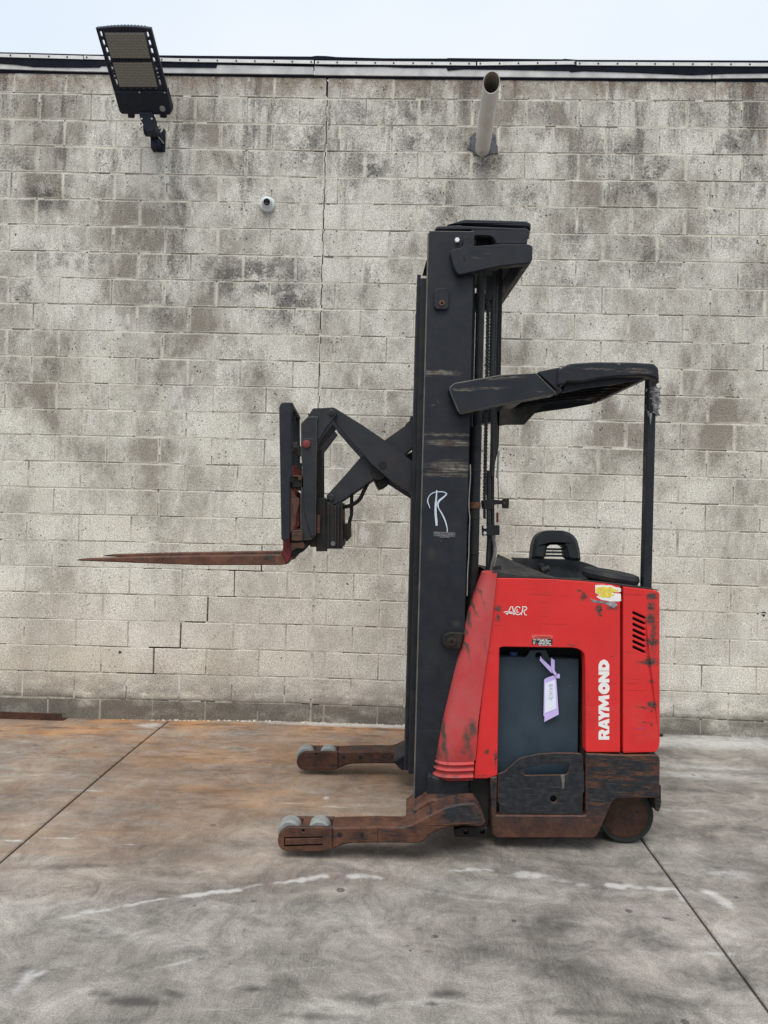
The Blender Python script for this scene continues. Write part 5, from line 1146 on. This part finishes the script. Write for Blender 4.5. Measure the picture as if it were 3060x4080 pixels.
# bracket: wall plate, ribbed wedge, knuckle, tenon
wp = part('wall_plate', [q('H', [(1052, 1850), (1135, 1705, 8), (1240, 1705, 14), (1262, 1725, 10), (1255, 2060, 12), (1240, 2072, 10), (1070, 2070, 10), (1052, 2045, 10)], WALL-.012)], WALL-.014, WALL-.0005, 'lampblk', lamp, .003)
part('bracket_wedge', [q('H', [(1052, 2040), (1045, 1850), (1000, 1800), (1090, 1790), (1160, 1760), (1190, 2010)], WALL-.05)], WALL-.085, WALL-.012, 'lampblk', lamp, .006)
kc = P3('H', 1030, 1725, WALL-.12); obj('knuckle', cyl((kc.x-.045, kc.y, kc.z), (kc.x+.045, kc.y, kc.z), .048, 24, .006), M['lampblk'], lamp)
part('tenon', [q('H', [(870, 1480), (1080, 1480), (1112, 1560), (1105, 1640), (1130, 1760), (1085, 1810), (1000, 1800), (938, 1700), (935, 1615), (898, 1612), (880, 1560)], WALL-.15)], WALL-.19, WALL-.10, 'lampblk', lamp, .008)
for x, y in ((890, 1555), (1047, 1555)):
    c = P3('H', x, y, WALL-.19); obj('screw', cyl((c.x, c.y-.006, c.z), (c.x, c.y+.004, c.z), .008, 8), M['steel'], lamp)
c = P3('H', 1150, 2030, WALL-.014); obj('screw', cyl((c.x, c.y-.004, c.z), (c.x, c.y+.004, c.z), .011, 10), M['steel'], lamp)
g = tube([P3('H', 1148, 1840, WALL-.09), P3('H', 1185, 1880, WALL-.06), P3('H', 1230, 1940, WALL-.03)], .004, 6, 4); g += tube([P3('H', 1185, 1765, WALL-.06), P3('H', 1215, 1720, WALL-.02)], .006, 6, 3)
obj('wire_tail', g, M['steel'], lamp)
obj('wire_tail', tube([P3('H', 1140, 1700, WALL-.08), P3('H', 1165, 1680, WALL-.07), P3('H', 1180, 1665, WALL-.07)], .003, 6, 3), M['lampblk'], lamp)

# PVC drain pipe through the wall with a mortar patch
c0 = P3('N', 470, 2000, WALL); c0 = at(*s('N', 475, 1960), WALL); pr_ = .056
e0 = at(*s('N', 690, 395), WALL-.80)
pipe = thing('drain_pipe', c0, 'white plastic drain pipe sticking out high on the block wall', 'pipe')
M['pvc'] = simple('dirty_pvc', (.47, .44, .40), .45, .18, 12)
def m_pvc():
    n = NT('stained_pvc'); c = n.mix(n.rng(n.noise(6, 5), .3, .7), (.52, .49, .455), (.62, .60, .57)); c = n.mix(n.rng(n.noise(1, 5, .65, n.scaled((9, 2, 9))), .5, .7, 0, .5), c, (.33, .28, .235)); c = n.mix(n.rng(n.noise(38, 3, .7), .7, .73), c, (.06, .05, .045)); return n.done(c, .42)
M['pvc'] = m_pvc()
ax = (e0-c0); Lp = ax.length; ax.normalize(); sg = 40; vs = []; e1 = ax.cross(Vector((0, 0, 1))).normalized(); e2 = e1.cross(ax)
rings = [(pr_, -.1, 0), (pr_, Lp, 1), (pr_-.0055, Lp, 1), (pr_-.0055, -.1, 0)]
for r, h, e in rings:
    for k in range(sg):
        a = 2*math.pi*k/sg; p = c0+ax*h+(e1*math.cos(a)+e2*math.sin(a))*r
        if e: p += ax*(.035*math.sin(a))
        vs.append(p)
obj('tube', Geo().add(vs, [[j*sg+k, j*sg+(k+1) % sg, (j+1)*sg+(k+1) % sg, (j+1)*sg+k] for j in range(3) for k in range(sg)], [0]*(2*sg)+[1]*sg, True), [M['pvc'], simple('shaded_pipe_bore', (.28, .24, .20), .8, .3, 20)], pipe)  # bore gets a darker brown, shade inside the pipe put into the colour
random.seed(12)
obj('mortar_patch', plate([q('N', ragged([(320, 1560), (330, 1700), (560, 1750), (690, 1570), (790, 1620), (800, 1800), (835, 1900), (830, 2050), (620, 2080), (560, 2130), (280, 2100), (250, 2000), (130, 1930), (200, 1790), (190, 1690), (250, 1600)], 14, 40), WALL)], WALL-.007, WALL+.003, .003), simple('dark_patch_mortar', (.10, .10, .108), .95, .5, 45, bump=.8), pipe)

# turret camera
vc = P3('V', 555, 640, WALL); camth = thing('security_camera', (vc.x, WALL, vc.z-.06), 'small white round security camera fixed on the block wall', 'camera')
M['campl'] = simple('white_camera_shell', (.62, .66, .66), .35, .05, 20)
obj('base', lathe((vc.x, WALL-.001, vc.z), (0, -1, 0), [(.059, 0), (.059, .018), (.056, .026), (.046, .034), (.02, .036)], 36), M['campl'], camth)
dirn = Vector((.18, -1, -.32)).normalized(); bc = Vector((vc.x, WALL-.040, vc.z+.004))
obj('ball', lathe(bc, dirn, [(.042*math.cos(R(a)), .042*math.sin(R(a))) for a in range(-70, 51, 10)]+[(.0265, .0345), (.0265, .040), (.024, .041)], 32), M['campl'], camth)
lens = obj('lens_cover', lathe(bc+dirn*.0405, dirn, [(.0255, 0), (.0245, .002), (.012, .004), (0, .0045)], 28), simple('camera_black', (.006, .006, .01), .15, .1, 20), camth)
for i in range(3):
    p = bc+dirn*.0455+Vector((-.010+.009*i, 0, -.012)); obj('infrared_lamp', lathe(p, dirn, [(.0028, -.002), (.002, .001), (0, .001)], 8), M['ink'], lens)

# rusty steel angle lying along the foot of the wall
ra_, rb2 = at(254, 2850, WALL-.06), -4.4
ang = Geo(); gzl = gz(-2.6, WALL-.05)
ang += boxg(rb2, ra_.x, WALL-.075, WALL-.006, gzl+.001, gzl+.008, .001); ang += boxg(rb2, ra_.x-.01, WALL-.075, WALL-.068, gzl+.0085, gzl+.055, .001)
tag(obj('steel_angle', ang, m_rust('rusty_angle', .0, .8, streaky=False), None, org=(rb2, WALL-.04, gzl)), 'rusty steel angle bar lying along the foot of the wall at left', 'steel bar')
